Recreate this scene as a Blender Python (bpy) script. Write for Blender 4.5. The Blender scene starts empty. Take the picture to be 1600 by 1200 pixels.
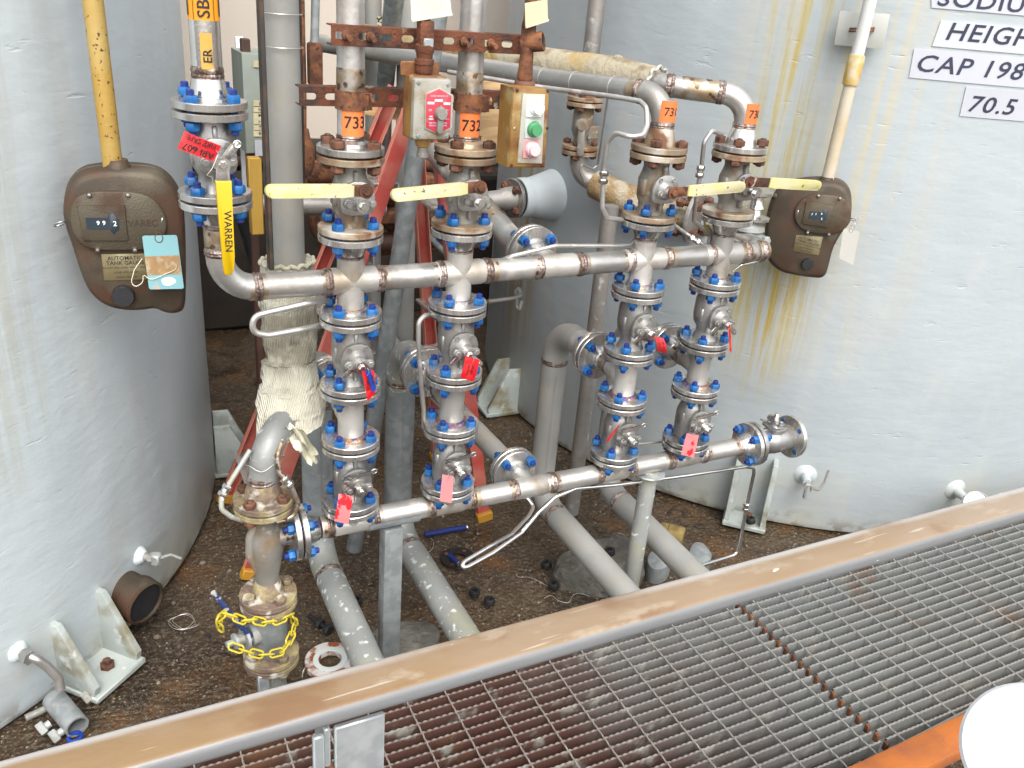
import bpy, bmesh, math, random
from mathutils import Vector, Matrix, noise as mnoise
V = Vector
PI = math.pi
R = math.radians
random.seed(7)
S = bpy.context.scene
COL = S.collection
# ------------------------------------------------------------------ camera
CR = V((.8957, -.4381, .0774)); CD = V((-.1209, -.4098, -.9041)); CF = V((.4279, .8001, -.4199))
CR = V((0.89571, -0.43777, 0.07755)); CF0 = V((0.42797, 0.79996, -0.42004))
# camera basis rebuilt orthonormally from the two vanishing directions of the place
_F = 1345.0
_x = V((2815, -380, _F)).normalized()
_d = V((-255, 2900, _F)); _d = (_d - _x * _d.dot(_x)).normalized()
_z = -_d
_y = _z.cross(_x)
if _y.z < 0: _y = -_y
def c2w(c):
    return V((_x.dot(c), _y.dot(c), _z.dot(c)))
H = 1.30                                   # height of the upper header above the ground
CAM = -c2w(V(((548-800)/_F, (438-600)/_F, 1.0))) * 2.07 + V((0, 0, H))
cr, cd, cf = c2w(V((1, 0, 0))), c2w(V((0, 1, 0))), c2w(V((0, 0, 1)))
cam = bpy.data.cameras.new('camera'); camo = bpy.data.objects.new('camera', cam); COL.objects.link(camo)
M = Matrix((cr, -cd, -cf)).transposed().to_4x4(); M.translation = CAM
camo.matrix_world = M
cam.sensor_width = 36; cam.lens = _F/1600*36; cam.clip_end = 3000; cam.clip_start = .02
S.camera = camo
# ------------------------------------------------------------------ world, sun, exposure
SUN_EL, SUN_AZ = R(52), R(192)               # azimuth measured from +Y towards +X
w = bpy.data.worlds.new('World'); S.world = w; w.use_nodes = True
nt = w.node_tree; bg = nt.nodes['Background']
sky = nt.nodes.new('ShaderNodeTexSky'); sky.sky_type = 'NISHITA'; sky.sun_disc = False
sky.sun_elevation = SUN_EL; sky.sun_rotation = SUN_AZ; sky.air_density = 1.0; sky.dust_density = 4.0; sky.ozone_density = 1.0
hs = nt.nodes.new('ShaderNodeHueSaturation'); hs.inputs['Saturation'].default_value = .30
nt.links.new(sky.outputs[0], hs.inputs['Color'])
wm = nt.nodes.new('ShaderNodeMix'); wm.data_type = 'RGBA'; wm.blend_type = 'MULTIPLY'; wm.inputs[0].default_value = 1; wm.inputs[7].default_value = (1.0, 1, .985, 1)
nt.links.new(hs.outputs[0], wm.inputs[6]); nt.links.new(wm.outputs[2], bg.inputs[0]); bg.inputs[1].default_value = .15
sun = bpy.data.lights.new('sun', 'SUN'); sun.energy = .3; sun.angle = R(30); sun.color = (1, .9, .76)
suno = bpy.data.objects.new('sun', sun); COL.objects.link(suno)
sd = V((math.sin(SUN_AZ)*math.cos(SUN_EL), math.cos(SUN_AZ)*math.cos(SUN_EL), math.sin(SUN_EL)))
suno.rotation_euler = sd.to_track_quat('Z', 'Y').to_euler()
S.view_settings.view_transform = 'Standard'; S.view_settings.look = 'None'
S.view_settings.exposure = 1.5; S.view_settings.gamma = 1
# ------------------------------------------------------------------ points of the place
def ray(u, v): return c2w(V(((u-800)/_F, (v-600)/_F, 1.0)))
def pY(u, v, y):
    r = ray(u, v); return CAM + r*((y-CAM.y)/r.y)
def pX(u, v, x):
    r = ray(u, v); return CAM + r*((x-CAM.x)/r.x)
def pZ(u, v, z=0.0):
    r = ray(u, v); return CAM + r*((z-CAM.z)/r.z)
def pD(u, v, d): return CAM + ray(u, v)*d
def pT(u, v, T, off=0.0):
    r = ray(u, v); dx, dy = r.x, r.y; ox, oy = CAM.x-T[0], CAM.y-T[1]; rad = T[2]+off
    a = dx*dx+dy*dy; b = 2*(ox*dx+oy*dy); c = ox*ox+oy*oy-rad*rad; q = b*b-4*a*c
    t = (-b-math.sqrt(max(q, 0)))/(2*a)
    return CAM + r*t
TL = (-1.881, 1.627, 1.72)
TR = (2.966, 1.539, 1.658)
class Frame:
    """A plane with its own 2-D axes (x right, y up, z towards the viewer)."""
    def __init__(s, o, x, z):
        s.o = V(o); s.z = V(z).normalized(); s.x = (V(x)-s.z*V(x).dot(s.z)).normalized(); s.y = s.z.cross(s.x)
    def uv(s, u, v):
        r = ray(u, v); t = (s.o-CAM).dot(s.z)/r.dot(s.z); p = CAM+r*t-s.o
        return (p.dot(s.x), p.dot(s.y))
    def p(s, x, y, z=0): return s.o + s.x*x + s.y*y + s.z*z
    def sh(s, dz): 
        f = Frame(s.o + s.z*dz, s.x, s.z); return f
def tframe(u, v, T, off=0.0):
    p = pT(u, v, T, off); n = V((p.x-T[0], p.y-T[1], 0)).normalized()
    return Frame(p, V((0, 0, 1)).cross(n), n)
# ------------------------------------------------------------------ mesh builder
def ortho(a):
    a = V(a).normalized(); t = V((0, 0, 1)) if abs(a.z) < .9 else V((1, 0, 0))
    x = t.cross(a).normalized(); return x, a.cross(x), a
class MB:
    def __init__(s): s.v = []; s.f = []; s.m = []
    def add(s, vs, fs, m=0):
        o = len(s.v); s.v += [V(p) for p in vs]
        for f in fs: s.f.append([i+o for i in f]); s.m.append(m)
    def lathe(s, prof, p=(0, 0, 0), ax=(0, 0, 1), seg=28, m=0, cap=True, wob=0, fr=None):
        x, y, a = fr if fr else ortho(ax); p = V(p); vs = []; fs = []
        for (r, z) in prof:
            for k in range(seg):
                t = 2*PI*k/seg; rr = r*(1+wob*random.uniform(-1, 1)) if wob else r
                vs.append(p + a*z + x*(rr*math.cos(t)) + y*(rr*math.sin(t)))
        n = len(prof)
        for i in range(n-1):
            for k in range(seg):
                k2 = (k+1) % seg
                fs.append([i*seg+k, i*seg+k2, (i+1)*seg+k2, (i+1)*seg+k])
        if cap:
            fs.append([k for k in range(seg)][::-1]); fs.append([(n-1)*seg+k for k in range(seg)])
        s.add(vs, fs, m); return s
    def cyl(s, p0, p1, r, seg=20, m=0, r2=None):
        p0 = V(p0); p1 = V(p1); L = (p1-p0).length
        return s.lathe([(r, 0), (r if r2 is None else r2, L)], p0, p1-p0, seg, m)
    def hexa(s, p, ax, r, h, m=0, rot=0):
        x, y, a = ortho(ax); c, q = math.cos(rot), math.sin(rot)
        return s.lathe([(r*.9, 0), (r, h*.12), (r, h*.85), (r*.86, h)], p, ax, 6, m, fr=(x*c+y*q, y*c-x*q, a))
    def tube(s, pts, r, seg=18, bend=0, m=0, caps=True, closed=False, rf=None):
        pts = fillet([V(p) for p in pts], bend) if bend else [V(p) for p in pts]
        n = len(pts); T = []
        for i in range(n):
            if closed: d = pts[(i+1) % n]-pts[i-1]
            else: d = pts[min(i+1, n-1)]-pts[max(i-1, 0)]
            T.append(d.normalized())
        x, y, a = ortho(T[0]); vs = []; fs = []
        for i in range(n):
            if i:
                q = T[i-1].rotation_difference(T[i]); x = q @ x; x = (x-T[i]*x.dot(T[i])).normalized()
            y = T[i].cross(x); rr = rf(i/(n-1)) if rf else r
            for k in range(seg):
                t = 2*PI*k/seg; vs.append(pts[i]+x*(rr*math.cos(t))+y*(rr*math.sin(t)))
        for i in range(n if closed else n-1):
            for k in range(seg):
                k2 = (k+1) % seg; j = (i+1) % n
                fs.append([i*seg+k, i*seg+k2, j*seg+k2, j*seg+k])
        if caps and not closed:
            fs.append([k for k in range(seg)][::-1]); fs.append([(n-1)*seg+k for k in range(seg)])
        s.add(vs, fs, m); return s
    def box(s, c, size, x=(1, 0, 0), z=(0, 0, 1), bev=.0, m=0, bs=1):
        bm = bmesh.new(); bmesh.ops.create_cube(bm, size=1)
        for v in bm.verts: v.co = V((v.co.x*size[0], v.co.y*size[1], v.co.z*size[2]))
        if bev: bmesh.ops.bevel(bm, geom=bm.edges[:], offset=bev, segments=bs, affect='EDGES', profile=.5)
        x = V(x).normalized(); z = V(z); z = (z-x*z.dot(x)).normalized(); y = z.cross(x); c = V(c)
        bm.verts.index_update()
        s.add([c+x*v.co.x+y*v.co.y+z*v.co.z for v in bm.verts], [[v.index for v in f.verts] for f in bm.faces], m)
        bm.free(); return s
    def prism(s, poly, fr, z0, z1, bev=0, m=0, taper=1.0, holes=None):
        """Outline in a Frame extruded from z0 to z1 (z1 towards the viewer)."""
        poly = list(poly)
        ar = sum(poly[i][0]*poly[(i+1) % len(poly)][1]-poly[(i+1) % len(poly)][0]*poly[i][1] for i in range(len(poly)))
        if ar < 0: poly.reverse()
        n = len(poly); cx = sum(p[0] for p in poly)/n; cy = sum(p[1] for p in poly)/n
        rings = [(1, z0), (1, z1-bev)]
        if bev:
            ext = max(max(abs(p[0]-cx), abs(p[1]-cy)) for p in poly)
            rings += [(taper*(1-.3*bev/ext), z1-bev*.3), (taper*(1-bev/ext), z1)]
        vs = []; fs = []
        for k, z in rings:
            for p in poly: vs.append(fr.p(cx+(p[0]-cx)*k, cy+(p[1]-cy)*k, z))
        for i in range(len(rings)-1):
            for k in range(n):
                k2 = (k+1) % n; fs.append([i*n+k, i*n+k2, (i+1)*n+k2, (i+1)*n+k])
        fs.append(list(range(n))[::-1]); fs.append([(len(rings)-1)*n+k for k in range(n)])
        s.add(vs, fs, m); return s
    def build(s, name, mats, parent=None, world=True, sm=38):
        me = bpy.data.meshes.new(name)
        off = V((0, 0, 0))
        if parent and world:
            q = parent
            while q: off += V(q.location); q = q.parent
        me.from_pydata([tuple(p-off) for p in s.v], [], s.f)
        if not isinstance(mats, (list, tuple)): mats = [mats]
        for mt in mats: me.materials.append(mt)
        me.polygons.foreach_set('material_index', s.m)
        me.polygons.foreach_set('use_smooth', [True]*len(s.f))
        me.validate(); me.update()
        me.set_sharp_from_angle(angle=R(sm))
        o = bpy.data.objects.new(name, me); COL.objects.link(o)
        if parent: o.parent = parent
        return o
def fillet(pts, rad, k=9):
    out = [pts[0]]
    for i in range(1, len(pts)-1):
        a, b, c = pts[i-1], pts[i], pts[i+1]; u = (a-b); w = (c-b); lu, lw = u.length, w.length
        u.normalize(); w.normalize(); ang = u.angle(w, PI)
        if ang > PI-.03: out.append(b); continue
        d = min(rad/math.tan(ang/2), lu*.48 if i > 1 else lu*.96, lw*.48 if i < len(pts)-2 else lw*.96)
        rr = d*math.tan(ang/2); bis = (u+w).normalized(); cen = b+bis*(rr/math.sin(ang/2))
        s0 = (b+u*d)-cen; s1 = (b+w*d)-cen; tot = s0.angle(s1)
        ax = s0.cross(s1).normalized()
        for j in range(k+1): out.append(cen + Matrix.Rotation(tot*j/k, 3, ax) @ s0)
    out.append(pts[-1]); return out
def stadium(p0, p1, w, k=8):
    p0 = V(p0).to_2d(); p1 = V(p1).to_2d(); d = (p1-p0).normalized(); n = V((-d.y, d.x)); out = []
    a0 = math.atan2(n.y, n.x)
    for j in range(k+1):
        t = a0+PI*j/k; out.append((p0.x+w/2*math.cos(t), p0.y+w/2*math.sin(t)))
    for j in range(k+1):
        t = a0+PI+PI*j/k; out.append((p1.x+w/2*math.cos(t), p1.y+w/2*math.sin(t)))
    return out
def rrect(x0, y0, x1, y1, r, k=4):
    out = []
    for cx, cy, a in ((x1-r, y1-r, 0), (x0+r, y1-r, 90), (x0+r, y0+r, 180), (x1-r, y0+r, 270)):
        for j in range(k+1):
            t = R(a+90*j/k); out.append((cx+r*math.cos(t), cy+r*math.sin(t)))
    return out
def smooth(poly, it=2):
    for _ in range(it):
        q = []
        for i in range(len(poly)):
            a, b = poly[i], poly[(i+1) % len(poly)]
            q += [(a[0]*.75+b[0]*.25, a[1]*.75+b[1]*.25), (a[0]*.25+b[0]*.75, a[1]*.25+b[1]*.75)]
        poly = q
    return poly
def tag(o, label=None, cat=None, group=None, kind=None):
    if label: o['label'] = label
    if cat: o['category'] = cat
    if group: o['group'] = group
    if kind: o['kind'] = kind
    return o
def thing(name, label, cat, loc=(0, 0, 0), group=None):
    o = bpy.data.objects.new(name, None); COL.objects.link(o); o.location = loc; o.empty_display_size = .05
    return tag(o, label, cat, group)
def kids(o): return [c for c in bpy.data.objects if c.parent == o]
def copy_tree(o, parent=None):
    c = o.copy(); COL.objects.link(c); c.parent = parent
    for ch in kids(o): copy_tree(ch, c)
    return c
_tc = {}
def text_geo(txt, size=1.0, shear=0.0, space=1.0):
    """Flat outline of a line of lettering: vertices and faces, baseline-left at the origin."""
    key = (txt, size, shear, space)
    if key in _tc: return _tc[key]
    cu = bpy.data.curves.new('lettering', 'FONT'); cu.body = txt; cu.size = size; cu.shear = shear; cu.space_character = space
    cu.resolution_u = 3; cu.offset = .011*size
    ob = bpy.data.objects.new('lettering', cu); COL.objects.link(ob)
    dg = bpy.context.evaluated_depsgraph_get(); me = bpy.data.meshes.new_from_object(ob.evaluated_get(dg))
    bm = bmesh.new(); bm.from_mesh(me)
    wx = max([v.co.x for v in bm.verts] or [0]); k = size*.11; x = k
    while x < wx:
        bmesh.ops.bisect_plane(bm, geom=bm.verts[:]+bm.edges[:]+bm.faces[:], plane_co=(x, 0, 0), plane_no=(1, 0, 0)); x += k
    y = -size*.2
    while y < size and size < .05:
        bmesh.ops.bisect_plane(bm, geom=bm.verts[:]+bm.edges[:]+bm.faces[:], plane_co=(0, y, 0), plane_no=(0, 1, 0)); y += size*.16
    bm.verts.index_update(); vs = [(v.co.x, v.co.y) for v in bm.verts]; fs = [[v.index for v in p.verts] for p in bm.faces]; bm.free()
    bpy.data.objects.remove(ob); bpy.data.curves.remove(cu); bpy.data.meshes.remove(me)
    _tc[key] = (vs, fs); return vs, fs
def letter(mb, txt, size, fn, center=False, shear=0, space=1.0, m=0, rot=0):
    vs, fs = text_geo(txt, size, shear, space)
    if not vs: return mb
    x0 = min(v[0] for v in vs); x1 = max(v[0] for v in vs); y0 = min(v[1] for v in vs); y1 = max(v[1] for v in vs)
    if center: vs = [(x-(x0+x1)/2, y-(y0+y1)/2) for x, y in vs]
    c, s = math.cos(rot), math.sin(rot)
    vs = [(x*c-y*s, x*s+y*c) for x, y in vs]
    mb.add([fn(x, y) for x, y in vs], fs, m); return mb
# ------------------------------------------------------------------ materials
def mat(name, base, rough=.5, metal=0.0, var=.0, col2=None, scale=8, mix=(.45, .62), rough2=None, bump=0.0, bscale=60,
        stretch=(1, 1, 1), spec=None, metal2=None, col3=None, scale3=40, mix3=(.6, .7), detail=6, coat=0):
    m = bpy.data.materials.new(name); m.use_nodes = True; N = m.node_tree.nodes; L = m.node_tree.links
    b = N['Principled BSDF']; b.inputs['Base Color'].default_value = (*base, 1); b.inputs['Roughness'].default_value = rough
    b.inputs['Metallic'].default_value = metal
    if spec is not None: b.inputs['Specular IOR Level'].default_value = spec
    if coat: b.inputs['Coat Weight'].default_value = coat
    tc = N.new('ShaderNodeTexCoord'); mp = N.new('ShaderNodeMapping'); mp.inputs['Scale'].default_value = stretch
    geo = N.new('ShaderNodeNewGeometry'); L.new(geo.outputs['Position'], mp.inputs[0])
    def noise(sc, det=detail):
        n = N.new('ShaderNodeTexNoise'); n.inputs['Scale'].default_value = sc; n.inputs['Detail'].default_value = det
        L.new(mp.outputs[0], n.inputs['Vector']); return n
    def ramp(src, a, c):
        r = N.new('ShaderNodeMapRange'); r.inputs[1].default_value = a; r.inputs[2].default_value = c
        r.clamp = True; L.new(src, r.inputs[0]); return r.outputs[0]
    def mixc(fac, A, B):
        x = N.new('ShaderNodeMix'); x.data_type = 'RGBA'; L.new(fac, x.inputs[0])
        for s_, val in ((6, A), (7, B)):
            if hasattr(val, 'links'): L.new(val, x.inputs[s_])
            else: x.inputs[s_].default_value = (*val, 1)
        return x.outputs[2]
    def mixf(fac, A, B):
        x = N.new('ShaderNodeMix'); x.data_type = 'FLOAT'; L.new(fac, x.inputs[0])
        for s_, val in ((2, A), (3, B)):
            if hasattr(val, 'links'): L.new(val, x.inputs[s_])
            else: x.inputs[s_].default_value = val
        return x.outputs[0]
    col = None
    if var:
        n = noise(scale*.7); col = mixc(ramp(n.outputs[0], .35, .65), tuple(c*(1-var) for c in base), tuple(min(1, c*(1+var)) for c in base))
    if col2 is not None:
        n = noise(scale); f = ramp(n.outputs[0], *mix); col = mixc(f, col if col else base, col2)
        if rough2 is not None: L.new(mixf(f, rough, rough2), b.inputs['Roughness'])
        if metal2 is not None: L.new(mixf(f, metal, metal2), b.inputs['Metallic'])
    if col3 is not None:
        n = noise(scale3); f = ramp(n.outputs[0], *mix3); col = mixc(f, col if col else base, col3)
    oi = N.new('ShaderNodeObjectInfo'); hv = N.new('ShaderNodeHueSaturation'); mr = N.new('ShaderNodeMapRange')
    mr.inputs[3].default_value = .80; mr.inputs[4].default_value = 1.12; L.new(oi.outputs['Random'], mr.inputs[0]); L.new(mr.outputs[0], hv.inputs['Value'])
    if col: L.new(col, hv.inputs['Color'])
    else: hv.inputs['Color'].default_value = (*base, 1)
    L.new(hv.outputs[0], b.inputs['Base Color'])
    if bump:
        n = noise(bscale, 4); bp = N.new('ShaderNodeBump'); bp.inputs['Strength'].default_value = 1; bp.inputs['Distance'].default_value = bump
        L.new(n.outputs[0], bp.inputs['Height']); L.new(bp.outputs[0], b.inputs['Normal'])
    return m
Mt = {}
Mt['pipe'] = mat('stainless pipe', (.48, .47, .45), .33, .75, .2, (.25, .215, .18), 7, (.48, .7), .5, .0006, 90, (1, 1, 1), metal2=.5, col3=(.62, .60, .57), scale3=14, mix3=(.58, .72))
Mt['pipe_old'] = mat('old stainless pipe', (.36, .345, .33), .46, .65, .18, (.24, .21, .18), 6, (.5, .7), .6, .001, 70, metal2=.4, col3=(.55, .54, .52), scale3=24, mix3=(.6, .7))
Mt['fitting'] = mat('pickled stainless fitting', (.50, .485, .455), .40, .55, .12, (.30, .25, .19), 12, (.5, .7), .5, .0008, 160, metal2=.45)
Mt['flange'] = mat('machined stainless flange', (.58, .57, .55), .22, .85, .22, (.30, .27, .24), 26, (.5, .72), .5, .0011, 46, (1, 1, .05), col3=(.70, .69, .67), scale3=60, mix3=(.56, .66))
Mt['flange_dirty'] = mat('stained flange', (.42, .34, .24), .4, .6, .2, (.16, .075, .035), 16, (.44, .62), .75, .0012, 90, metal2=.2, col3=(.60, .56, .50), scale3=11, mix3=(.55, .68))
Mt['cast'] = mat('cast stainless', (.38, .375, .365), .36, .75, .12, (.25, .235, .215), 14, (.48, .68), .6, .0006, 330)
Mt['cast_dirty'] = mat('weathered cast steel', (.27, .26, .235), .55, .45, .15, (.19, .13, .075), 11, (.47, .64), .75, .001, 260, metal2=.1, col3=(.42, .40, .36), scale3=30, mix3=(.6, .7))
Mt['bright'] = mat('bright stainless', (.66, .65, .63), .2, .95, .1, bump=.0004, bscale=120)
Mt['weld'] = mat('heat tinted weld', (.20, .145, .125), .38, .7, .25, (.38, .32, .30), 45, (.42, .62), .3, .004, 130, col3=(.11, .07, .05), scale3=60, mix3=(.5, .64))
Mt['weldblue'] = mat('blue heat tint weld', (.22, .14, .22), .3, .7, .25, (.42, .25, .08), 50, (.46, .6), .3, .003, 150, col3=(.10, .09, .25), scale3=55, mix3=(.55, .62))
Mt['heat'] = mat('straw heat tint', (.34, .25, .16), .36, .75, .25, (.46, .43, .39), 30, (.42, .6), .35, .0006, 90, col3=(.13, .085, .055), scale3=46, mix3=(.57, .62))
Mt['blue'] = mat('blue coated nut', (.004, .095, .29), .5, .0, .12, (.015, .15, .42), 60, (.55, .7), bump=.0006, bscale=200, col3=(.10, .11, .13), scale3=55, mix3=(.60, .68))
Mt['bluerod'] = mat('dark blue coated stud', (.004, .025, .19), .45, 0, .15, bump=.003, bscale=500)
Mt['rust'] = mat('rusty steel', (.105, .042, .022), .85, .1, .35, (.21, .085, .035), 30, (.45, .62), bump=.0016, bscale=160, col3=(.045, .02, .015), scale3=70, mix3=(.56, .66))
Mt['rustnut'] = mat('rusty nut', (.085, .038, .025), .8, .1, .3, (.15, .065, .035), 60, (.45, .6), bump=.0014, bscale=300)
Mt['strut'] = mat('rusty strut', (.115, .038, .017), .8, .1, .35, (.04, .019, .014), 14, (.45, .6), bump=.003, bscale=180, col3=(.42, .36, .27), scale3=22, mix3=(.63, .69))
Mt['gauge'] = mat('weathered bronze housing', (.058, .042, .027), .55, .2, .25, (.085, .036, .018), 9, (.5, .68), .7, .0008, 220, col3=(.12, .10, .068), scale3=6, mix3=(.52, .7))
Mt['gaugelid'] = mat('bronze gauge cover', (.080, .066, .044), .5, .25, .2, (.06, .032, .018), 12, (.46, .64), .7, .0012, 260)
Mt['galv'] = mat('galvanised steel', (.24, .265, .27), .5, .45, .12, (.32, .345, .35), 26, (.45, .6), .4, .0006, 90, col3=(.20, .21, .215), scale3=9, mix3=(.6, .75))
Mt['galvlight'] = mat('bright galvanised steel', (.31, .34, .35), .42, .4, .1, (.40, .42, .43), 34, (.45, .6), bump=.0006, bscale=60)
Mt['painted'] = mat('grey painted pipe', (.30, .30, .285), .55, .15, .12, (.33, .31, .27), 8, (.5, .7), bump=.001, bscale=70)
Mt['hotpipe'] = mat('scaled pipe', (.30, .31, .30), .5, .35, .15, (.30, .30, .22), 6, (.48, .66), .65, .0015, 60, col3=(.66, .68, .68), scale3=40, mix3=(.6, .68))
Mt['white'] = mat('white plastic', (.84, .85, .86), .4, 0, .03)
Mt['bracket'] = mat('painted bracket', (.36, .40, .385), .6, 0, .1, (.21, .19, .12), 9, (.50, .68), bump=.0015, bscale=120, col3=(.50, .53, .52), scale3=20, mix3=(.6, .7))
Mt['yellow'] = mat('yellow paint', (.80, .55, .02), .45, 0, .05)
Mt['lever'] = mat('faded yellow vinyl grip', (.53, .51, .20), .55, 0, .08, (.56, .50, .32), 16, (.4, .6), bump=.0006, bscale=80, col3=(.09, .075, .05), scale3=70, mix3=(.64, .68))
Mt['ypipe'] = mat('yellow painted conduit', (.42, .265, .055), .55, 0, .08, (.47, .33, .10), 5, (.45, .6), bump=.001, bscale=100, col3=(.10, .03, .015), scale3=95, mix3=(.63, .67))
Mt['orange'] = mat('orange label', (.72, .17, .045), .5, 0, .04, (.66, .26, .15), 18, (.6, .75))
Mt['black'] = mat('black lettering', (.012, .012, .014), .5)
Mt['navy'] = mat('navy vinyl lettering', (.018, .022, .05), .45)
Mt['paper'] = mat('white vinyl strip', (.47, .49, .54), .45, 0, .03, (.42, .44, .44), 5, (.6, .8))
Mt['redtag'] = mat('red plastic tag', (.48, .008, .016), .35, 0, .1, (.60, .03, .03), 40, (.5, .6))
Mt['pinktag'] = mat('sun bleached pink tag', (.62, .19, .20), .4, 0, .05, (.55, .02, .03), 30, (.54, .57))
Mt['bluetag'] = mat('blue plastic tag', (.01, .045, .30), .35)
Mt['fabric'] = mat('cream insulation sleeve', (.56, .54, .42), .9, 0, .1, (.36, .33, .24), 7, (.52, .7), bump=.003, bscale=120, col3=(.44, .45, .22), scale3=5, mix3=(.6, .75))
Mt['wrap'] = mat('stained insulation wrap', (.37, .33, .24), .9, 0, .12, (.15, .09, .045), 12, (.52, .68), bump=.005, bscale=60, col3=(.40, .28, .10), scale3=7, mix3=(.52, .64))
Mt['wrapclean'] = mat('pale insulation wrap', (.55, .53, .47), .85, 0, .1, (.38, .33, .24), 9, (.5, .7), bump=.003, bscale=60)
Mt['rope'] = mat('rope lagging', (.22, .15, .075), .95, 0, .2, (.32, .28, .21), 18, (.45, .6), bump=.006, bscale=120)
Mt['ladder'] = mat('red fibreglass', (.36, .05, .04), .6, 0, .12, (.44, .15, .11), 7, (.45, .65), bump=.0008, bscale=150)
Mt['ladderedge'] = mat('faded fibreglass flange', (.55, .19, .14), .7, 0, .1, (.42, .20, .15), 12, (.45, .65))
Mt['yellowrub'] = mat('yellow rubber foot', (.45, .22, .02), .6)
Mt['alu'] = mat('aluminium tread', (.48, .47, .45), .4, .7, .1, (.3, .26, .22), 25, (.5, .65))
Mt['beige'] = mat('beige painted tank', (.62, .55, .48), .6, 0, .04, (.52, .45, .38), 1.5, (.5, .8), bump=.003, bscale=4)
Mt['darkwall'] = mat('near black concrete painted as shade', (.022, .016, .012), .9, 0, .3, (.04, .028, .018), 3, (.5, .7), bump=.01, bscale=12)  # near black: shade of the void under the tank put into the colour
Mt['brownbeam'] = mat('brown painted steel', (.07, .032, .022), .6, 0, .2, (.12, .06, .04), 8, (.5, .7))
Mt['boxyellow'] = mat('rust stained box', (.30, .165, .04), .5, 0, .12, (.15, .055, .02), 12, (.44, .60), bump=.0008, bscale=160, col3=(.38, .30, .14), scale3=15, mix3=(.55, .66))
Mt['coverplate'] = mat('pale cast cover', (.36, .355, .31), .5, .1, .1, (.27, .20, .11), 16, (.52, .66), bump=.0008, bscale=200)
Mt['redlabel'] = mat('red enamel label', (.42, .035, .06), .5, 0, .1, (.30, .10, .10), 60, (.58, .66))
Mt['greenbtn'] = mat('green button', (.05, .22, .09), .5, 0, .08)
Mt['pinkbtn'] = mat('bleached red button', (.66, .42, .44), .5, 0, .05, (.60, .28, .30), 30, (.55, .7))
Mt['pinkplate'] = mat('bleached red plate', (.62, .28, .30), .5, 0, .06)
Mt['greyplate'] = mat('grey green plate', (.50, .55, .54), .5)
Mt['paleplate'] = mat('faded pale green plate', (.40, .47, .37), .45, 0, .05, (.48, .52, .43), 9, (.45, .6))
Mt['turq'] = mat('turquoise tag', (.20, .40, .44), .45, 0, .05, (.42, .38, .30), 14, (.60, .66))
Mt['plate'] = mat('brass nameplate', (.20, .165, .085), .45, .4, .15, (.28, .25, .14), 18, (.5, .65))
Mt['glass'] = mat('dark gauge window', (.03, .045, .06), .15, 0, .1)
Mt['blackplastic'] = mat('black plastic knob', (.016, .017, .02), .45, 0, .1, bump=.0008, bscale=300)
Mt['rubber'] = mat('black rubber', (.012, .012, .013), .55, 0, .2, (.05, .045, .04), 40, (.6, .7))
Mt['tan'] = mat('tan weathered handrail', (.26, .165, .09), .5, .1, .1, (.32, .30, .28), 7, (.54, .66), .4, .0012, 60, (.3, 1, 1), metal2=.4, col3=(.24, .12, .055), scale3=9, mix3=(.58, .7))
Mt['orangebeam'] = mat('orange painted beam', (.30, .085, .010), .7, 0, .1, (.20, .06, .02), 9, (.5, .68), bump=.001, bscale=120)
Mt['rustgrate'] = None
Mt['wood'] = mat('yellow block', (.30, .22, .07), .8, 0, .15, (.20, .13, .04), 30, (.5, .65), bump=.002, bscale=90)
Mt['ply'] = mat('plywood', (.52, .35, .18), .7, 0, .1, (.40, .25, .12), 6, (.45, .6), stretch=(1, 1, 7))
Mt['concrete'] = mat('rough concrete pad', (.12, .115, .10), .9, 0, .2, (.20, .19, .165), 14, (.48, .62), bump=.015, bscale=40)
Mt['chain'] = mat('yellow plastic chain', (.50, .40, .03), .4, 0, .06)
Mt['greybox'] = mat('grey green cabinet', (.22, .25, .22), .5, 0, .08, (.30, .32, .29), 9, (.5, .7))
Mt['cream'] = mat('cream label', (.55, .50, .33), .6, 0, .06)
Mt['wire'] = mat('steel wire', (.5, .48, .45), .4, .7)
Mt['bluehandle'] = mat('worn blue handle', (.03, .05, .16), .5, .1, .1, (.45, .45, .45), 60, (.54, .58), bump=.001, bscale=150)
Mt['coilgrey'] = mat('grey cast valve', (.40, .42, .41), .5, .3, .1, (.30, .29, .26), 22, (.5, .65), bump=.0012, bscale=200)
Mt['ycorrode'] = mat('yellow corroded flange', (.29, .24, .12), .75, .1, .2, (.15, .105, .08), 18, (.40, .56), bump=.004, bscale=120, col3=(.46, .43, .37), scale3=22, mix3=(.56, .66))
Mt['gasket'] = mat('gasket edge', (.30, .12, .07), .7)
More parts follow.
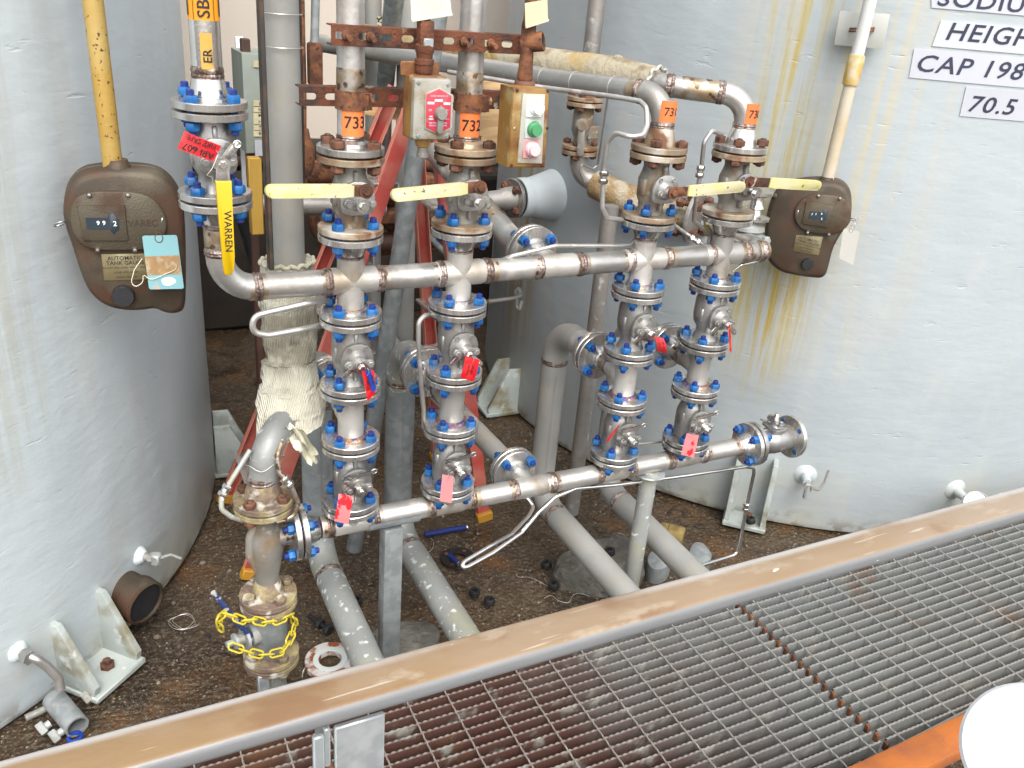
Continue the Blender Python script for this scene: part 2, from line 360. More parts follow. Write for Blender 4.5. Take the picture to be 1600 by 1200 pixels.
# ------------------------------------------------------------------ materials with a layout of their own
def newmat(name, rough=.5):
    m = bpy.data.materials.new(name); m.use_nodes = True; N = m.node_tree.nodes; L = m.node_tree.links
    b = N['Principled BSDF']; b.inputs['Roughness'].default_value = rough
    g = N.new('ShaderNodeNewGeometry')
    def noise(sc, stretch=(1, 1, 1), det=6, rgh=.55):
        mp = N.new('ShaderNodeMapping'); mp.inputs['Scale'].default_value = stretch; L.new(g.outputs['Position'], mp.inputs[0])
        n = N.new('ShaderNodeTexNoise'); n.inputs['Scale'].default_value = sc; n.inputs['Detail'].default_value = det; n.inputs['Roughness'].default_value = rgh
        L.new(mp.outputs[0], n.inputs['Vector']); return n.outputs[0]
    def rng(src, a, c, o0=0, o1=1):
        r = N.new('ShaderNodeMapRange'); r.interpolation_type = 'SMOOTHSTEP'
        for i, v in ((1, a), (2, c), (3, o0), (4, o1)): r.inputs[i].default_value = v
        L.new(src, r.inputs[0]); return r.outputs[0]
    def math_(op, a, c=None):
        x = N.new('ShaderNodeMath'); x.operation = op
        for i, v in ((0, a), (1, c)):
            if v is None: continue
            if hasattr(v, 'links'): L.new(v, x.inputs[i])
            else: x.inputs[i].default_value = v
        return x.outputs[0]
    def mixc(fac, A, B):
        x = N.new('ShaderNodeMix'); x.data_type = 'RGBA'
        if hasattr(fac, 'links'): L.new(fac, x.inputs[0])
        else: x.inputs[0].default_value = fac
        for s_, val in ((6, A), (7, B)):
            if hasattr(val, 'links'): L.new(val, x.inputs[s_])
            else: x.inputs[s_].default_value = (*val, 1)
        return x.outputs[2]
    def dot(vec, off=(0, 0, 0)):
        s = N.new('ShaderNodeVectorMath'); s.operation = 'SUBTRACT'; L.new(g.outputs['Position'], s.inputs[0]); s.inputs[1].default_value = off
        d = N.new('ShaderNodeVectorMath'); d.operation = 'DOT_PRODUCT'; L.new(s.outputs[0], d.inputs[0]); d.inputs[1].default_value = vec
        return d.outputs['Value']
    def bump(h, dist, prev=None):
        x = N.new('ShaderNodeBump'); x.inputs['Distance'].default_value = dist; L.new(h, x.inputs['Height'])
        if prev: L.new(prev, x.inputs['Normal'])
        return x.outputs[0]
    return m, b, N, L, noise, rng, math_, mixc, dot, bump, g
def tank_mat(name, base, dark, stains):
    m, b, N, L, noise, rng, mt, mixc, dot, bump, g = newmat(name, .48)
    col = mixc(rng(noise(1.3), .4, .65), base, dark)
    col = mixc(mt('MULTIPLY', rng(noise(7, (1, 1, .25)), .5, .72), .35), col, (.50, .50, .46))
    z = dot((0, 0, 1))
    low = mt('MULTIPLY', rng(z, .45, .0), rng(noise(3.2), .35, .65))
    col = mixc(mt('MULTIPLY', low, .75), col, (.46, .46, .37))
    rim = mt('MULTIPLY', rng(z, .10, .0), rng(noise(16), .45, .6))
    col = mixc(mt('MULTIPLY', rim, .8), col, (.20, .18, .13))
    for (o, x, w0, w1, zt, zb, colr, amt, sc) in stains:
        s = mt('ABSOLUTE', dot(tuple(x), tuple(o)))
        mask = mt('MULTIPLY', rng(s, w1, w0), mt('MULTIPLY', rng(z, zt+.15, zt-.1), rng(z, zb-.1, zb+.4)))
        st = rng(noise(sc, (1, 1, .035), 5, .7), .42, .62)
        col = mixc(mt('MULTIPLY', mt('MULTIPLY', mask, st), amt), col, colr)
    speck = rng(noise(60, det=2), .74, .78)
    col = mixc(mt('MULTIPLY', speck, .25), col, (.78, .8, .8))
    L.new(col, b.inputs['Base Color'])
    n1 = bump(noise(1.9, (1, 1, .6), 2), .022)
    n2 = bump(noise(9, (1, 1, 2.2), 3), .0022, n1)
    n3 = bump(rng(noise(17, (.6, .6, 2.4), 4, .6), .62, .8), -.0013, n2)
    L.new(n3, b.inputs['Normal']); return m
fGR = tframe(1268, 350, TR, .19)
fGL = tframe(190, 378, TL, .20); fGL = Frame(fGL.o, fGL.x, V((CAM.x-fGL.o.x-.12, CAM.y-fGL.o.y, 0)))
fst = tframe(800, 520, TR)
fsb = tframe(1340, 40, TR)
TANKL = tank_mat('left tank gel coat', (.56, .625, .655), (.53, .59, .625), [(fGL.o - fGL.x*.35, fGL.x, .0, .25, 3.2, .6, (.42, .42, .30), .45, 30)])
TANKR = tank_mat('right tank gel coat', (.40, .445, .47), (.38, .425, .45), [
    (fsb.o, fsb.x, .05, .50, 3.4, .65, (.50, .45, .31), .8, 16),
    (fsb.o-fsb.x*.16, fsb.x, .0, .22, 2.9, .6, (.42, .34, .10), .8, 42),
    (fGR.o-fGR.x*.06, fGR.x, .0, .20, 1.35, .55, (.42, .30, .04), .95, 70),
    (fst.o, fst.x, .02, .28, 1.5, .25, (.36, .24, .07), .9, 22)])
# ground: wet brown aggregate
m, b, N, L, noise, rng, mt, mixc, dot, bump, g = newmat('wet brown ground', .55)
col = mixc(rng(noise(1.6), .4, .62), (.060, .037, .019), (.030, .020, .013))
col = mixc(rng(noise(3.3), .5, .68), col, (.10, .046, .014))
col = mixc(rng(noise(55, det=3), .52, .62), col, (.085, .068, .045))
vo = N.new('ShaderNodeTexVoronoi'); vo.inputs['Scale'].default_value = 62; L.new(g.outputs['Position'], vo.inputs['Vector'])
peb = mt('MULTIPLY', rng(vo.outputs['Distance'], .26, .18), rng(noise(45, det=2), .55, .60))
col = mixc(peb, col, (.28, .24, .18))
vo2 = N.new('ShaderNodeTexVoronoi'); vo2.inputs['Scale'].default_value = 150; L.new(g.outputs['Position'], vo2.inputs['Vector'])
peb2 = mt('MULTIPLY', rng(vo2.outputs['Distance'], .3, .2), rng(noise(90, det=2), .48, .53))
col = mixc(peb2, col, (.25, .19, .12))
crack = rng(mt('ABSOLUTE', mt('SUBTRACT', noise(1.1, det=5), .5)), .006, .0)
col = mixc(mt('MULTIPLY', crack, .7), col, (.006, .005, .004))
L.new(col, b.inputs['Base Color']); L.new(rng(noise(2.6), .45, .6, .75, .28), b.inputs['Roughness'])
L.new(bump(vo.outputs['Distance'], -.004, bump(noise(70, det=5), .008, bump(noise(9), .02))), b.inputs['Normal'])
GROUND = m
# grating steel: rust gives way to zinc along the walkway
m, b, N, L, noise, rng, mt, mixc, dot, bump, g = newmat('weathered grating steel with painted top highlight', .55)
b.inputs['Metallic'].default_value = .25
gx = mt('ADD', dot((1, 0, 0)), mt('MULTIPLY', mt('SUBTRACT', noise(2.2), .5), 1.5))
col = mixc(rng(gx, .35, 1.1), (.095, .045, .034), (.215, .225, .22))
col = mixc(mt('MULTIPLY', rng(noise(4.2), .56, .70), .6), col, (.17, .085, .04))
col = mixc(rng(noise(13), .55, .7), col, (.30, .29, .26))
zt = rng(dot((0, 0, 1)), .3215, .3245)
col = mixc(mt('MULTIPLY', zt, .7), col, (.27, .255, .23))  # bar tops lightened: their highlight is put into the colour
L.new(col, b.inputs['Base Color']); L.new(bump(noise(160), .002), b.inputs['Normal'])
GRATE = m
# ribbed sleeve
m, b, N, L, noise, rng, mt, mixc, dot, bump, g = newmat('ribbed fabric sleeve', .9)
wv = N.new('ShaderNodeTexWave'); wv.inputs['Scale'].default_value = 75; wv.inputs['Distortion'].default_value = 2.0; wv.inputs['Detail'].default_value = 1
mp = N.new('ShaderNodeMapping'); mp.inputs['Scale'].default_value = (1, .6, .02); L.new(g.outputs['Position'], mp.inputs[0]); L.new(mp.outputs[0], wv.inputs['Vector'])
col = mixc(rng(noise(5), .45, .68), (.52, .505, .42), (.38, .36, .28))
col = mixc(mt('MULTIPLY', wv.outputs[0], .4), col, (.36, .34, .26))
zz = dot((0, 0, 1)); band = mt('MULTIPLY', rng(zz, 1.18, 1.13), rng(zz, .98, 1.04))
col = mixc(mt('MULTIPLY', band, rng(noise(14), .3, .5)), col, (.25, .23, .175))
col = mixc(mt('MULTIPLY', rng(noise(4.1, (1.3, 1, 1)), .62, .74), .6), col, (.50, .50, .27))
L.new(col, b.inputs['Base Color']); L.new(bump(wv.outputs[0], .0018, bump(noise(16, det=3), .022)), b.inputs['Normal'])
SLEEVE = m
# ------------------------------------------------------------------ ground
mb = MB(); n = 60
def gz(x, y): return .012*math.sin(2.1*x+.7)*math.sin(1.7*y)+.006*math.sin(7*x+3*y)
xs = [-300, -60, -12] + [-5+i*11/n for i in range(n+1)] + [14, 60, 300]
ys = [-300, -60, -12] + [-4+i*12/n for i in range(n+1)] + [16, 60, 300]
vs = [(x, y, gz(x, y)-.012 if abs(x) < 10 and abs(y) < 10 else -.02) for y in ys for x in xs]
W = len(xs); fs = [[j*W+i, j*W+i+1, (j+1)*W+i+1, (j+1)*W+i] for j in range(len(ys)-1) for i in range(W-1)]
mb.add(vs, fs); o = mb.build('ground', GROUND); tag(o, 'wet brown gritty ground of the containment pit', None, None, 'structure')
# loose grit
rg = random.Random(3); mb = MB()
for k in range(1500):
    x, y = rg.uniform(-1.3, 2.3), rg.uniform(-.35, 2.2)
    if (x-TL[0])**2+(y-TL[1])**2 < TL[2]**2 or (x-TR[0])**2+(y-TR[1])**2 < TR[2]**2: continue
    r = rg.choice((.0018, .0025, .0032, .0048, .007)) if k % 12 else rg.uniform(.008, .013)
    p = V((x, y, gz(x, y)-.012+r*.3)); a = V((rg.uniform(-1, 1), rg.uniform(-1, 1), 1))
    mb.lathe([(r*.5, -r*.6), (r, -r*.1), (r*.85, r*.4), (r*.3, r*.7)], p, a, 5, wob=.25, m=0 if rg.random() < .7 else 1)
o = mb.build('gravel', [mat('brown grit', (.07, .045, .028), .8, 0, .3), mat('pale grit', (.20, .17, .13), .8, 0, .3)], sm=20); tag(o, 'loose grit and small stones scattered over the pit floor', 'gravel', kind='stuff')
# ------------------------------------------------------------------ tanks
def tank(name, label, T, material, height=4.6):
    t = thing(name, label, 'storage tank', (T[0], T[1], 0))
    prof = [(T[2]-.012, 0), (T[2], .03), (T[2], height), (T[2]*.8, height+.25), (T[2]*.3, height+.42), (.02, height+.45)]
    MB().lathe(prof, (T[0], T[1], 0), seg=160).build('shell', material, t, sm=50)
    return t
tankL = tank('storage_tank', 'bluish white storage tank with uneven painted wall on the left of the pipework', TL, TANKL)
tankR = tank('storage_tank', 'pale storage tank on the right streaked yellow, carrying white lettered strips', TR, TANKR)
def bracket(T, u, v, wid, hgt, dep, parent, tilt=.45, w2=None):
    """Anchor chair: two sloping cheeks and a base plate with a bolt, welded to the wall foot."""
    f = tframe(u, v, T, -.01); f = Frame(V((f.o.x, f.o.y, 0)), f.x, f.z)
    root = None
    mb = MB()
    for sx in (-1, 1):
        fr = Frame(f.p(sx*wid/2-.006, 0, 0), f.z, -f.x)     # x along the wall normal, y up
        q = [(0, 0), (dep, 0), (dep+.01, .05), (dep*tilt, hgt), (0, hgt)]
        mb.prism(q, Frame(f.p(sx*wid/2, 0, 0), f.z, f.z.cross(V((0, 0, 1)))*1), -.010, .010, .004)
    c = mb.build('anchor_bracket', Mt['bracket'], parent)
    b2 = MB(); b2.box(f.p(0, .012, dep/2+.004), (wid+.03, dep+.03, .02), f.x, V((0, 0, 1)), .004)
    b2.build('base_plate', Mt['bracket'], c)
    b3 = MB(); b3.cyl(f.p(wid*.1, .02, dep*.6), f.p(wid*.1, .05, dep*.6), .012, 10); b3.hexa(f.p(wid*.1, .022, dep*.6), (0, 0, 1), .022, .016)
    b3.build('anchor_bolt', Mt['rustnut'], c)
    return c
bracket(TL, 130, 1036, .165, .24, .13, tankL, .25)
bracket(TL, 336, 700, .14, .24, .14, tankL)
bracket(TR, 800, 640, .13, .25, .16, tankR)
bracket(TR, 1166, 795, .145, .30, .10, tankR, .8)
# left tank: capped drain nozzle and a bent drain pipe
f = tframe(196, 925, TL, 0); f = Frame(f.o, f.x, (f.z+V((.1, -.45, -.12))).normalized())
mb = MB(); mb.lathe([(.066, -.1), (.066, .035), (.074, .04), (.072, .085), (.064, .09), (.060, .06), (.03, .058)], f.o, f.z, 30, wob=.01)
nz = mb.build('drain_nozzle', Mt['gauge'], tankL)
MB().cyl(f.p(0, 0, .06), f.p(0, 0, .080), .061, 30).build('plug', Mt['blackplastic'], nz)
mb = MB(); q = pT(218, 868, TL, 0)
nrm = V((q.x-TL[0], q.y-TL[1], 0)).normalized()
mb.lathe([(.036, 0), (.026, .02), (.016, .03)], q-nrm*.01, nrm, 20, wob=.04); sb = mb.build('sample_boss', TANKL, tankL)
mb = MB(); mb.cyl(q, q+nrm*.06, .012); mb.hexa(q+nrm*.035, nrm, .018, .016); mb.box(q+nrm*.06, (.04, .03, .03), (0, 0, 1), nrm, .005)
mb.tube([q+nrm*.06, q+nrm*.075+V((.03, -.01, .02)), q+nrm*.08+V((.055, -.01, 0))], .005, 8); mb.build('sample_valve', Mt['coilgrey'], sb)
q = pT(28, 1018, TL, 0); nrm = V((q.x-TL[0], q.y-TL[1], 0)).normalized()
e1 = pT(72, 1040, TL, .07); e2 = pT(92, 1060, TL, .09)
mb = MB(); mb.lathe([(.034, -.01), (.026, .008), (.014, .016)], q, nrm, 24, wob=.06); bo = mb.build('drain_boss', TANKL, tankL)
mb = MB(); mb.tube([q, q+nrm*.05+V((.01, 0, 0)), e1, e2, e2+V((.0, -.01, -.03))], .013, 14, bend=.03); mb.cyl(q+nrm*.03, q+nrm*.05, .02, 6)
mb.build('drain_pipe', Mt['pipe'], bo)
# right tank: side nozzle with reinforcing cone and black gasket
f = tframe(850, 300, TR, -.02)
nb = pT(862, 305, TR, 0); nN = V((nb.x-TR[0], nb.y-TR[1], 0)).normalized(); nN = (nN+V((-.25, -.1, 0))).normalized()
back = nb-nN*.14; best = min((abs((CAM-(nb+nN*k*.01)).length*0 + (pX_u := ((nb+nN*k*.01-CAM).dot(cr)/(nb+nN*k*.01-CAM).dot(cf))*_F+800)-806), k) for k in range(5, 60))
cN = nb+nN*best[1]*.01; Ld = (cN-back).length; RN = 31*(cN-CAM).dot(cf)/_F
mb = MB(); mb.lathe([(RN*1.9, 0), (RN*1.5, .09), (RN*1.32, .14), (RN*1.12, .14+(Ld-.14)*.35), (RN*.98, .14+(Ld-.14)*.65), (RN*.92, Ld-.05), (RN*1.0, Ld-.046), (RN, Ld)], back, nN, 36)
nozz = mb.build('side_nozzle', TANKR, tankR)
for sx in (-1, 1):
    fr = Frame(back, V((0, 0, 1))*sx, nN.cross(V((0, 0, 1))))
MB().lathe([(RN*.95, 0), (RN*.95, .008)], cN, nN, 30).build('gasket', Mt['rubber'], nozz)
def small_nozzle(u, v, parent):
    q = pT(u, v, TR, 0); nr = V((q.x-TR[0], q.y-TR[1], 0)).normalized()
    mb = MB(); mb.lathe([(.054, -.012), (.044, .003), (.032, .007), (.020, .014), (.016, .065)], q, nr, 28)
    return mb.build('sample_nozzle', TANKR, parent), q, nr
sn, q, nr = small_nozzle(1258, 742, tankR)
side = V((0, 0, 1)).cross(nr)
mb = MB(); e = q+nr*.08; mb.cyl(e, e+nr*.03, .014); mb.hexa(e+nr*.012, nr, .02, .018); mb.cyl(e+nr*.02+V((0, 0, .012)), e+nr*.02-V((0, 0, .05)), .012)
mb.build('drain_valve', Mt['coilgrey'], sn)
MB().tube([e+nr*.02+side*.015, e+nr*.03+side*.04, e+nr*.02+side*.055+V((0, 0, .03)), e+nr*.01+side*.062+V((0, 0, .085))], .005, 8, bend=.01).build('valve_lever', Mt['pipe_old'], sn)
sn, q, nr = small_nozzle(1492, 765, tankR)
e = q+nr*.08
MB().cyl(e-nr*.01, e+nr*.03, .015).build('plug', Mt['rubber'], sn)
# ring shaped gauge in front of the right nozzle
e = pT(1524, 790, TR, .18); nr = V((-.35, -.75, .55)).normalized()
t = thing('pressure_gauge', 'round white faced gauge with steel rim just above the handrail at right', 'gauge', e)
MB().lathe([(.052, -.012), (.056, 0), (.056, .012), (.052, .014), (.051, .008)], e, nr, 36).build('rim', Mt['bright'], t)
MB().lathe([(.051, .002), (.0505, .006)], e, nr, 36).build('dial', Mt['white'], t)
MB().cyl(e-nr*.01, q+V((q.x-TR[0], q.y-TR[1], 0)).normalized()*.1, .009, 10).build('stem', Mt['pipe_old'], t)
# beige tank behind, raised on a brown frame, with the dark pit wall below it
BT = (1.1, 6.9, 3.4)
t = thing('background_tank', 'beige painted tank standing raised behind the pipework', 'storage tank', (BT[0], BT[1], 0))
zb = pY(490, 240, 3.55).z
MB().lathe([(.3, zb-.25), (2.8, zb-.16), (3.25, zb-.06), (3.4, zb+.1), (3.4, 5.0), (2.6, 5.3), (.1, 5.4)], (BT[0], BT[1], 0), seg=120).build('shell', Mt['beige'], t)
for x in (-1.3, .3, 1.7): MB().box((x, 4.9, zb/2-.1), (.16, .16, zb), bev=.01).build('leg', Mt['brownbeam'], t)
MB().box((-.2, 3.85, zb-.30), (4.6, .16, .20), bev=.01).build('support_beam', Mt['brownbeam'], t)
MB().box((-.2, 3.80, zb-.62), (4.6, .10, .12), bev=.01).build('support_beam', Mt['brownbeam'], t)
yw = pZ(400, 508, 0).y
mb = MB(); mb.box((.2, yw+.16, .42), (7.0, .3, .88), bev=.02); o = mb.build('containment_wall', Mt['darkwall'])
tag(o, 'low containment wall at the back of the pit, near black painted as shade', 'wall')
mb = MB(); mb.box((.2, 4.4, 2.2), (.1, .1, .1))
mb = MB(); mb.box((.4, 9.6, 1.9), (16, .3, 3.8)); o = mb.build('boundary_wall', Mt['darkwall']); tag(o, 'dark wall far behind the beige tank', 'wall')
# ------------------------------------------------------------------ walkway
ZG = .325
a0 = pZ(805, 1045, ZG); yf = a0.y+.012
s0 = pZ(1153, 945, ZG); s1 = pZ(1392, 1165, ZG); xs_ = (s0.x+s1.x)/2
e0 = pZ(1600, 1062, ZG); e1 = pZ(1375, 1178, ZG)
slope_e = (e0.y-e1.y)/(e0.x-e1.x)
def ynear(x): return max(-2.9, min(-.5, e1.y + (x-e1.x)*slope_e)) if x > e1.x-.05 else -2.9
def grating(label, x0, x1, yedge):
    t = thing('walkway_grating', label, 'floor grating', ((x0+x1)/2, yf, ZG), 'steel grating panels of the walkway')
    mb = MB(); pit = .0302; hb = .038; k = 0; y = yf
    while y > -2.85:
        # serrated bar: a saw-toothed top edge, cut back where the panel ends
        xa, xb = x0, x1
        xx = []
        x = xa
        while x <= xb:
            if y >= yedge(x): xx.append(x)
            x += .0085
        if len(xx) > 4 and y > -2.0:
            vs = []; fs = []
            for i, x in enumerate(xx):
                zt = ZG - (.0030 if i % 2 else 0)
                for dy in (-.0027, .0027): vs += [(x, y+dy, ZG-hb), (x, y+dy, zt)]
            for i in range(len(xx)-1):
                a = i*4; c = a+4
                fs += [[a, c, c+1, a+1], [a+2, a+3, c+3, c+2], [a+1, c+1, c+3, a+3]]
            mb.add(vs, fs)
        elif len(xx) > 4: mb.box(((xx[0]+xx[-1])/2, y, ZG-hb/2), (xx[-1]-xx[0], .005, hb))
        y -= pit
    mb.build('bearing_bars', GRATE, t, sm=20)
    mb = MB(); x = x0+.035
    off = (a0.x-x0) % .1016
    x = x0+off
    while x < x1:
        yn = -2.85
        while yn < yf-.02 and yn < yedge(x): yn += .01
        pts = []; ny = int((yf-yn)/.008)
        vs = []; fs = []
        for i in range(ny+1):                          # twisted square rod
            yy = yf-.004-(yf-yn)*i/ny; an = i*.55
            for q in range(4):
                tt = an+q*PI/2; vs.append((x+.0026*math.cos(tt), yy, ZG+.0003+.0026*math.sin(tt)-.0022))
        for i in range(ny):
            for q in range(4):
                q2 = (q+1) % 4; fs.append([i*4+q, i*4+q2, i*4+4+q2, i*4+4+q])
        mb.add(vs, fs); x += .1016
    mb.build('cross_bars', GRATE, t, sm=60)
    MB().box(((x0+x1)/2, yf+.006, ZG-.016), (x1-x0, .005, .034)).build('edge_bar', GRATE, t)
    return t
grating('long rusty brown steel grating panel left of the seam', -2.2, xs_-.006, lambda x: -2.9)
grating('zinc grey steel grating panel right of the rusty seam', xs_+.012, 4.6, lambda x: ynear(x))
# rusty seam clip band
mb = MB(); y = yf-.01
while y > -1.9:
    mb.box((xs_+.003, y, ZG-.012), (.010, .014, .026), bev=.002); y -= .0302
o = mb.build('seam_band', Mt['rust']); tag(o, 'rusty banding strip along the seam between the two grating panels', 'metal strip')
mb = MB(); mb.box(((e0.x+e1.x)/2, (e0.y+e1.y)/2-.004, ZG-.014), ((e0-e1).length*2.2, .006, .036), (e0-e1)); o = mb.build('grating_end_bar', GRATE); tag(o, 'grey flat bar closing the slanted end of the grating beside the orange beam', 'metal strip')
for y in (yf-.09,):
    mb = MB(); mb.box((1.2, y+.02, ZG-.09), (7, .07, .11), bev=.006); o = mb.build('walkway_beam', Mt['galv']); tag(o, 'grey steel beam under the far edge of the walkway grating', 'beam')
for i, x in enumerate((-.6, .75, 2.2)):
    mb = MB(); mb.box((x, -1.3, ZG-.095), (.06, 1.9, .10), bev=.005); o = mb.build('cross_beam', Mt['galv']); tag(o, 'steel cross beam under the grating, ' + ('behind the handrail post', 'under the middle of the walkway', 'towards the orange beam')[i], 'beam', 'cross beams under the walkway')
# orange beam, white dome
ob0 = pZ(1320, 1206, ZG+.02); ob1 = pZ(1600, 1075, ZG+.02)
d = (ob1-ob0).normalized(); nrm = V((0, 0, 1)).cross(d)
cc = (ob0+ob1)/2-nrm*.055
mb = MB(); mb.box(cc+nrm*.012, (1.6, .082, .04), d, (0, 0, 1), .006, bs=2); o = mb.build('orange_beam', Mt['orangebeam']); tag(o, 'bright orange painted beam beside the slanted end of the grating', 'beam')
wp = pD(1655, 1200, 1.35)
wp = pD(1618, 1176, 1.35)
t = thing('pail_lid', 'flat white round plastic lid at the lower right corner over the orange beam', 'lid', wp)
up = (CAM-wp).normalized()+V((0, 0, .25)); up.normalize()
MB().lathe([(.098, -.022), (.106, -.020), (.107, -.004), (.102, .002), (.094, .0), (.06, .003), (.01, .004)], wp, up, 64).build('disc', mat('matte white lid', (.47, .485, .50), .9, 0, .04, (.38, .385, .38), 34, (.58, .68), spec=.1, bump=.0006, bscale=50), t)
MB().lathe([(.104, -.06), (.104, -.024), (.100, -.022)], wp, up, 48).build('rim', Mt['white'], t)
# handrail
ZR, YR = 1.40, pZ(800, 1011, 1.40).y
m, b, N, L, noise, rng, mt, mixc, dot, bump, g = newmat('worn handrail coating with painted edge highlight', .48)
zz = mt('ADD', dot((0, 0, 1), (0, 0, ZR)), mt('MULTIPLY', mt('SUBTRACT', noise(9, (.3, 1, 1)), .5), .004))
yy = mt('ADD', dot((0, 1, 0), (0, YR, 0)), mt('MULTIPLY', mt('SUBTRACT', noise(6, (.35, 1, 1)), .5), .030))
col = mixc(rng(noise(5, (.5, 1, 1)), .42, .62), (.205, .130, .062), (.235, .168, .108))
col = mixc(rng(dot((1, 0, 0)), -.3, 1.2), col, (.275, .23, .185))
col = mixc(mt('MULTIPLY', rng(noise(11, (.6, 1, 1)), .50, .64), .7), col, (.15, .075, .032))
col = mixc(mt('MULTIPLY', rng(noise(24, (.5, 1, 1)), .57, .66), .6), col, (.33, .27, .20))
col = mixc(mt('MULTIPLY', rng(noise(90, (.12, 2, 1), 2), .66, .72), .6), col, (.42, .38, .33))
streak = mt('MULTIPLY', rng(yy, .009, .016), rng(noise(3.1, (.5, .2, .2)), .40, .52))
col = mixc(mt('MULTIPLY', streak, .85), col, (.36, .35, .34))  # worn silver patches that also paint the highlight on the far top edge
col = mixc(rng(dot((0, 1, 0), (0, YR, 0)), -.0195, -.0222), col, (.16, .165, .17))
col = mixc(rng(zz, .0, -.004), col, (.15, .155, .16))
col = mixc(rng(noise(75, (.5, 1, 1), 2), .73, .76), col, (.6, .56, .5))
L.new(col, b.inputs['Base Color']); L.new(bump(noise(45, (.4, 1, 1)), .0012), b.inputs['Normal']); L.new(rng(noise(7), .4, .6, .38, .6), b.inputs['Roughness'])
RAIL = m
t = thing('handrail', 'tan weathered handrail pipe running across the foreground above the grating', 'handrail', (0, YR, ZG))
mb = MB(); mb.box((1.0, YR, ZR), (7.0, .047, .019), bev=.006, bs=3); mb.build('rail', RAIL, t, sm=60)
pp = pY(536, 1150, YR)
mb = MB(); mb.box((pp.x+.012, YR-.010, (ZR+ZG)/2-.012), (.046, .006, ZR-ZG-.024), bev=.0015)
mb.box((pp.x-.017, YR+.006, (ZR+ZG)/2-.012), (.006, .034, ZR-ZG-.024), bev=.0015)
mb.box((pp.x-.026, YR-.014, (ZR+ZG)/2-.012), (.010, .006, ZR-ZG-.024), bev=.0015); mb.build('post', Mt['galvlight'], t)
MB().cyl((pp.x-.017, YR-.016, ZR-.075), (pp.x-.017, YR-.004, ZR-.075), .007, 10).build('bolt', Mt['rustnut'], t)
# ------------------------------------------------------------------ flanges, studs and valves
RP, RF = .0302, .076
def stud_mesh(name, m1, m2, L=.092, nut=.0185, rn=.0150, h=.0165, rr=.0079):
    mb = MB(); mb.lathe([(rr*.8, -L/2), (rr, -L/2+.0015), (rr, L/2-.0015), (rr*.8, L/2)], seg=12, m=1)
    mb.hexa((0, 0, nut), (0, 0, 1), rn, h); mb.hexa((0, 0, -nut), (0, 0, -1), rn, h)
    o = mb.build(name, [Mt[m1], Mt[m2]]); me = o.data; bpy.data.objects.remove(o); return me
STUD = {'blue': stud_mesh('stud', 'blue', 'bluerod'), 'rust': stud_mesh('rusty_stud', 'rustnut', 'rustnut', .078, rn=.0165),
        'pale': stud_mesh('pale_stud', 'ycorrode', 'ycorrode', .078, rn=.017)}
def rootloc(o):
    l = V((0, 0, 0))
    while o: l += V(o.location); o = o.parent
    return l
def studs(par, pos, ax, kind, angs=(45, 135, 225, 315), rc=.0585, jit=.004, sc=1.0):
    x, y, a = ortho(ax)
    if abs(a.z) > .9: x, y = V((1, 0, 0)), V((0, 1, 0))*(1 if a.z > 0 else 1)
    base = rootloc(par)
    for t in angs:
        o = bpy.data.objects.new('stud_bolt', STUD[kind]); COL.objects.link(o); o.parent = par
        d = x*math.cos(R(t))+y*math.sin(R(t)); sp = random.uniform(0, 1.05)
        yy = a.cross(x); xx = x*math.cos(sp)+yy*math.sin(sp); yy = a.cross(xx)
        m4 = Matrix((xx, yy, a)).transposed().to_4x4() @ Matrix.Scale(sc, 4)
        m4.translation = V(pos)+d*rc+a*random.uniform(-jit, jit)-base; o.matrix_local = m4
def flange(T, pos, ax, m='flange', neck=None, st=None, r=RF, rp=RP, th=.0155, angs=(45, 135, 225, 315), nl=.05, name='flange'):
    pr = [(r*.62, .0008), (r*.62, .0024), (r-.002, .0024), (r, .0042), (r, .0024+th-.0015), (r-.0015, .0024+th)]
    e = .0024+th
    if neck == 'neck': pr += [(rp*1.45, e), (rp*1.38, e+.008), (rp*1.06, e+nl), (rp*1.0, e+nl+.002)]
    elif neck == 'slip': pr += [(rp*1.28, e), (rp*1.25, e+.006), (rp*1.05, e+.007)]
    else: pr += [(rp*.9, e)]
    o = MB().lathe(pr, pos, ax, 44).build(name, Mt[m] if isinstance(m, str) else m, T)
    if st: studs(o, pos, ax, st, angs, rc=r*.77, sc=r/RF)
    return o
def gasket(T, pos, ax, r=.056):
    return MB().lathe([(r, -.0009), (r, .0009)], pos, ax, 36).build('gasket', Mt['gasket'], T)
def band(T, p, ax, r=RP, w=.014, m='weld'):
    a = V(ax).normalized(); pr = []
    pr = [(r+.0002, -w*.75), (r+.0016, -w*.5), (r+.0028, -w*.28), (r+.0010, -w*.05), (r+.0026, w*.22), (r+.0014, w*.5), (r+.0002, w*.75)]
    return MB().lathe(pr, p, a, 30, wob=.008).build('weld_bead', Mt[m], T)
def tint(T, p, ax, r=RP, w=.05, m='heat'):
    return MB().lathe([(r+.0001, -w/2), (r+.0004, -w/2+.004), (r+.0004, w/2-.004), (r+.0001, w/2)], p, ax, 30, wob=.003).build('heat_mark', Mt[m], T)
def rod2(mb, p, d, L, r, **k): return mb.cyl(V(p), V(p)+V(d)*L, r, **k)
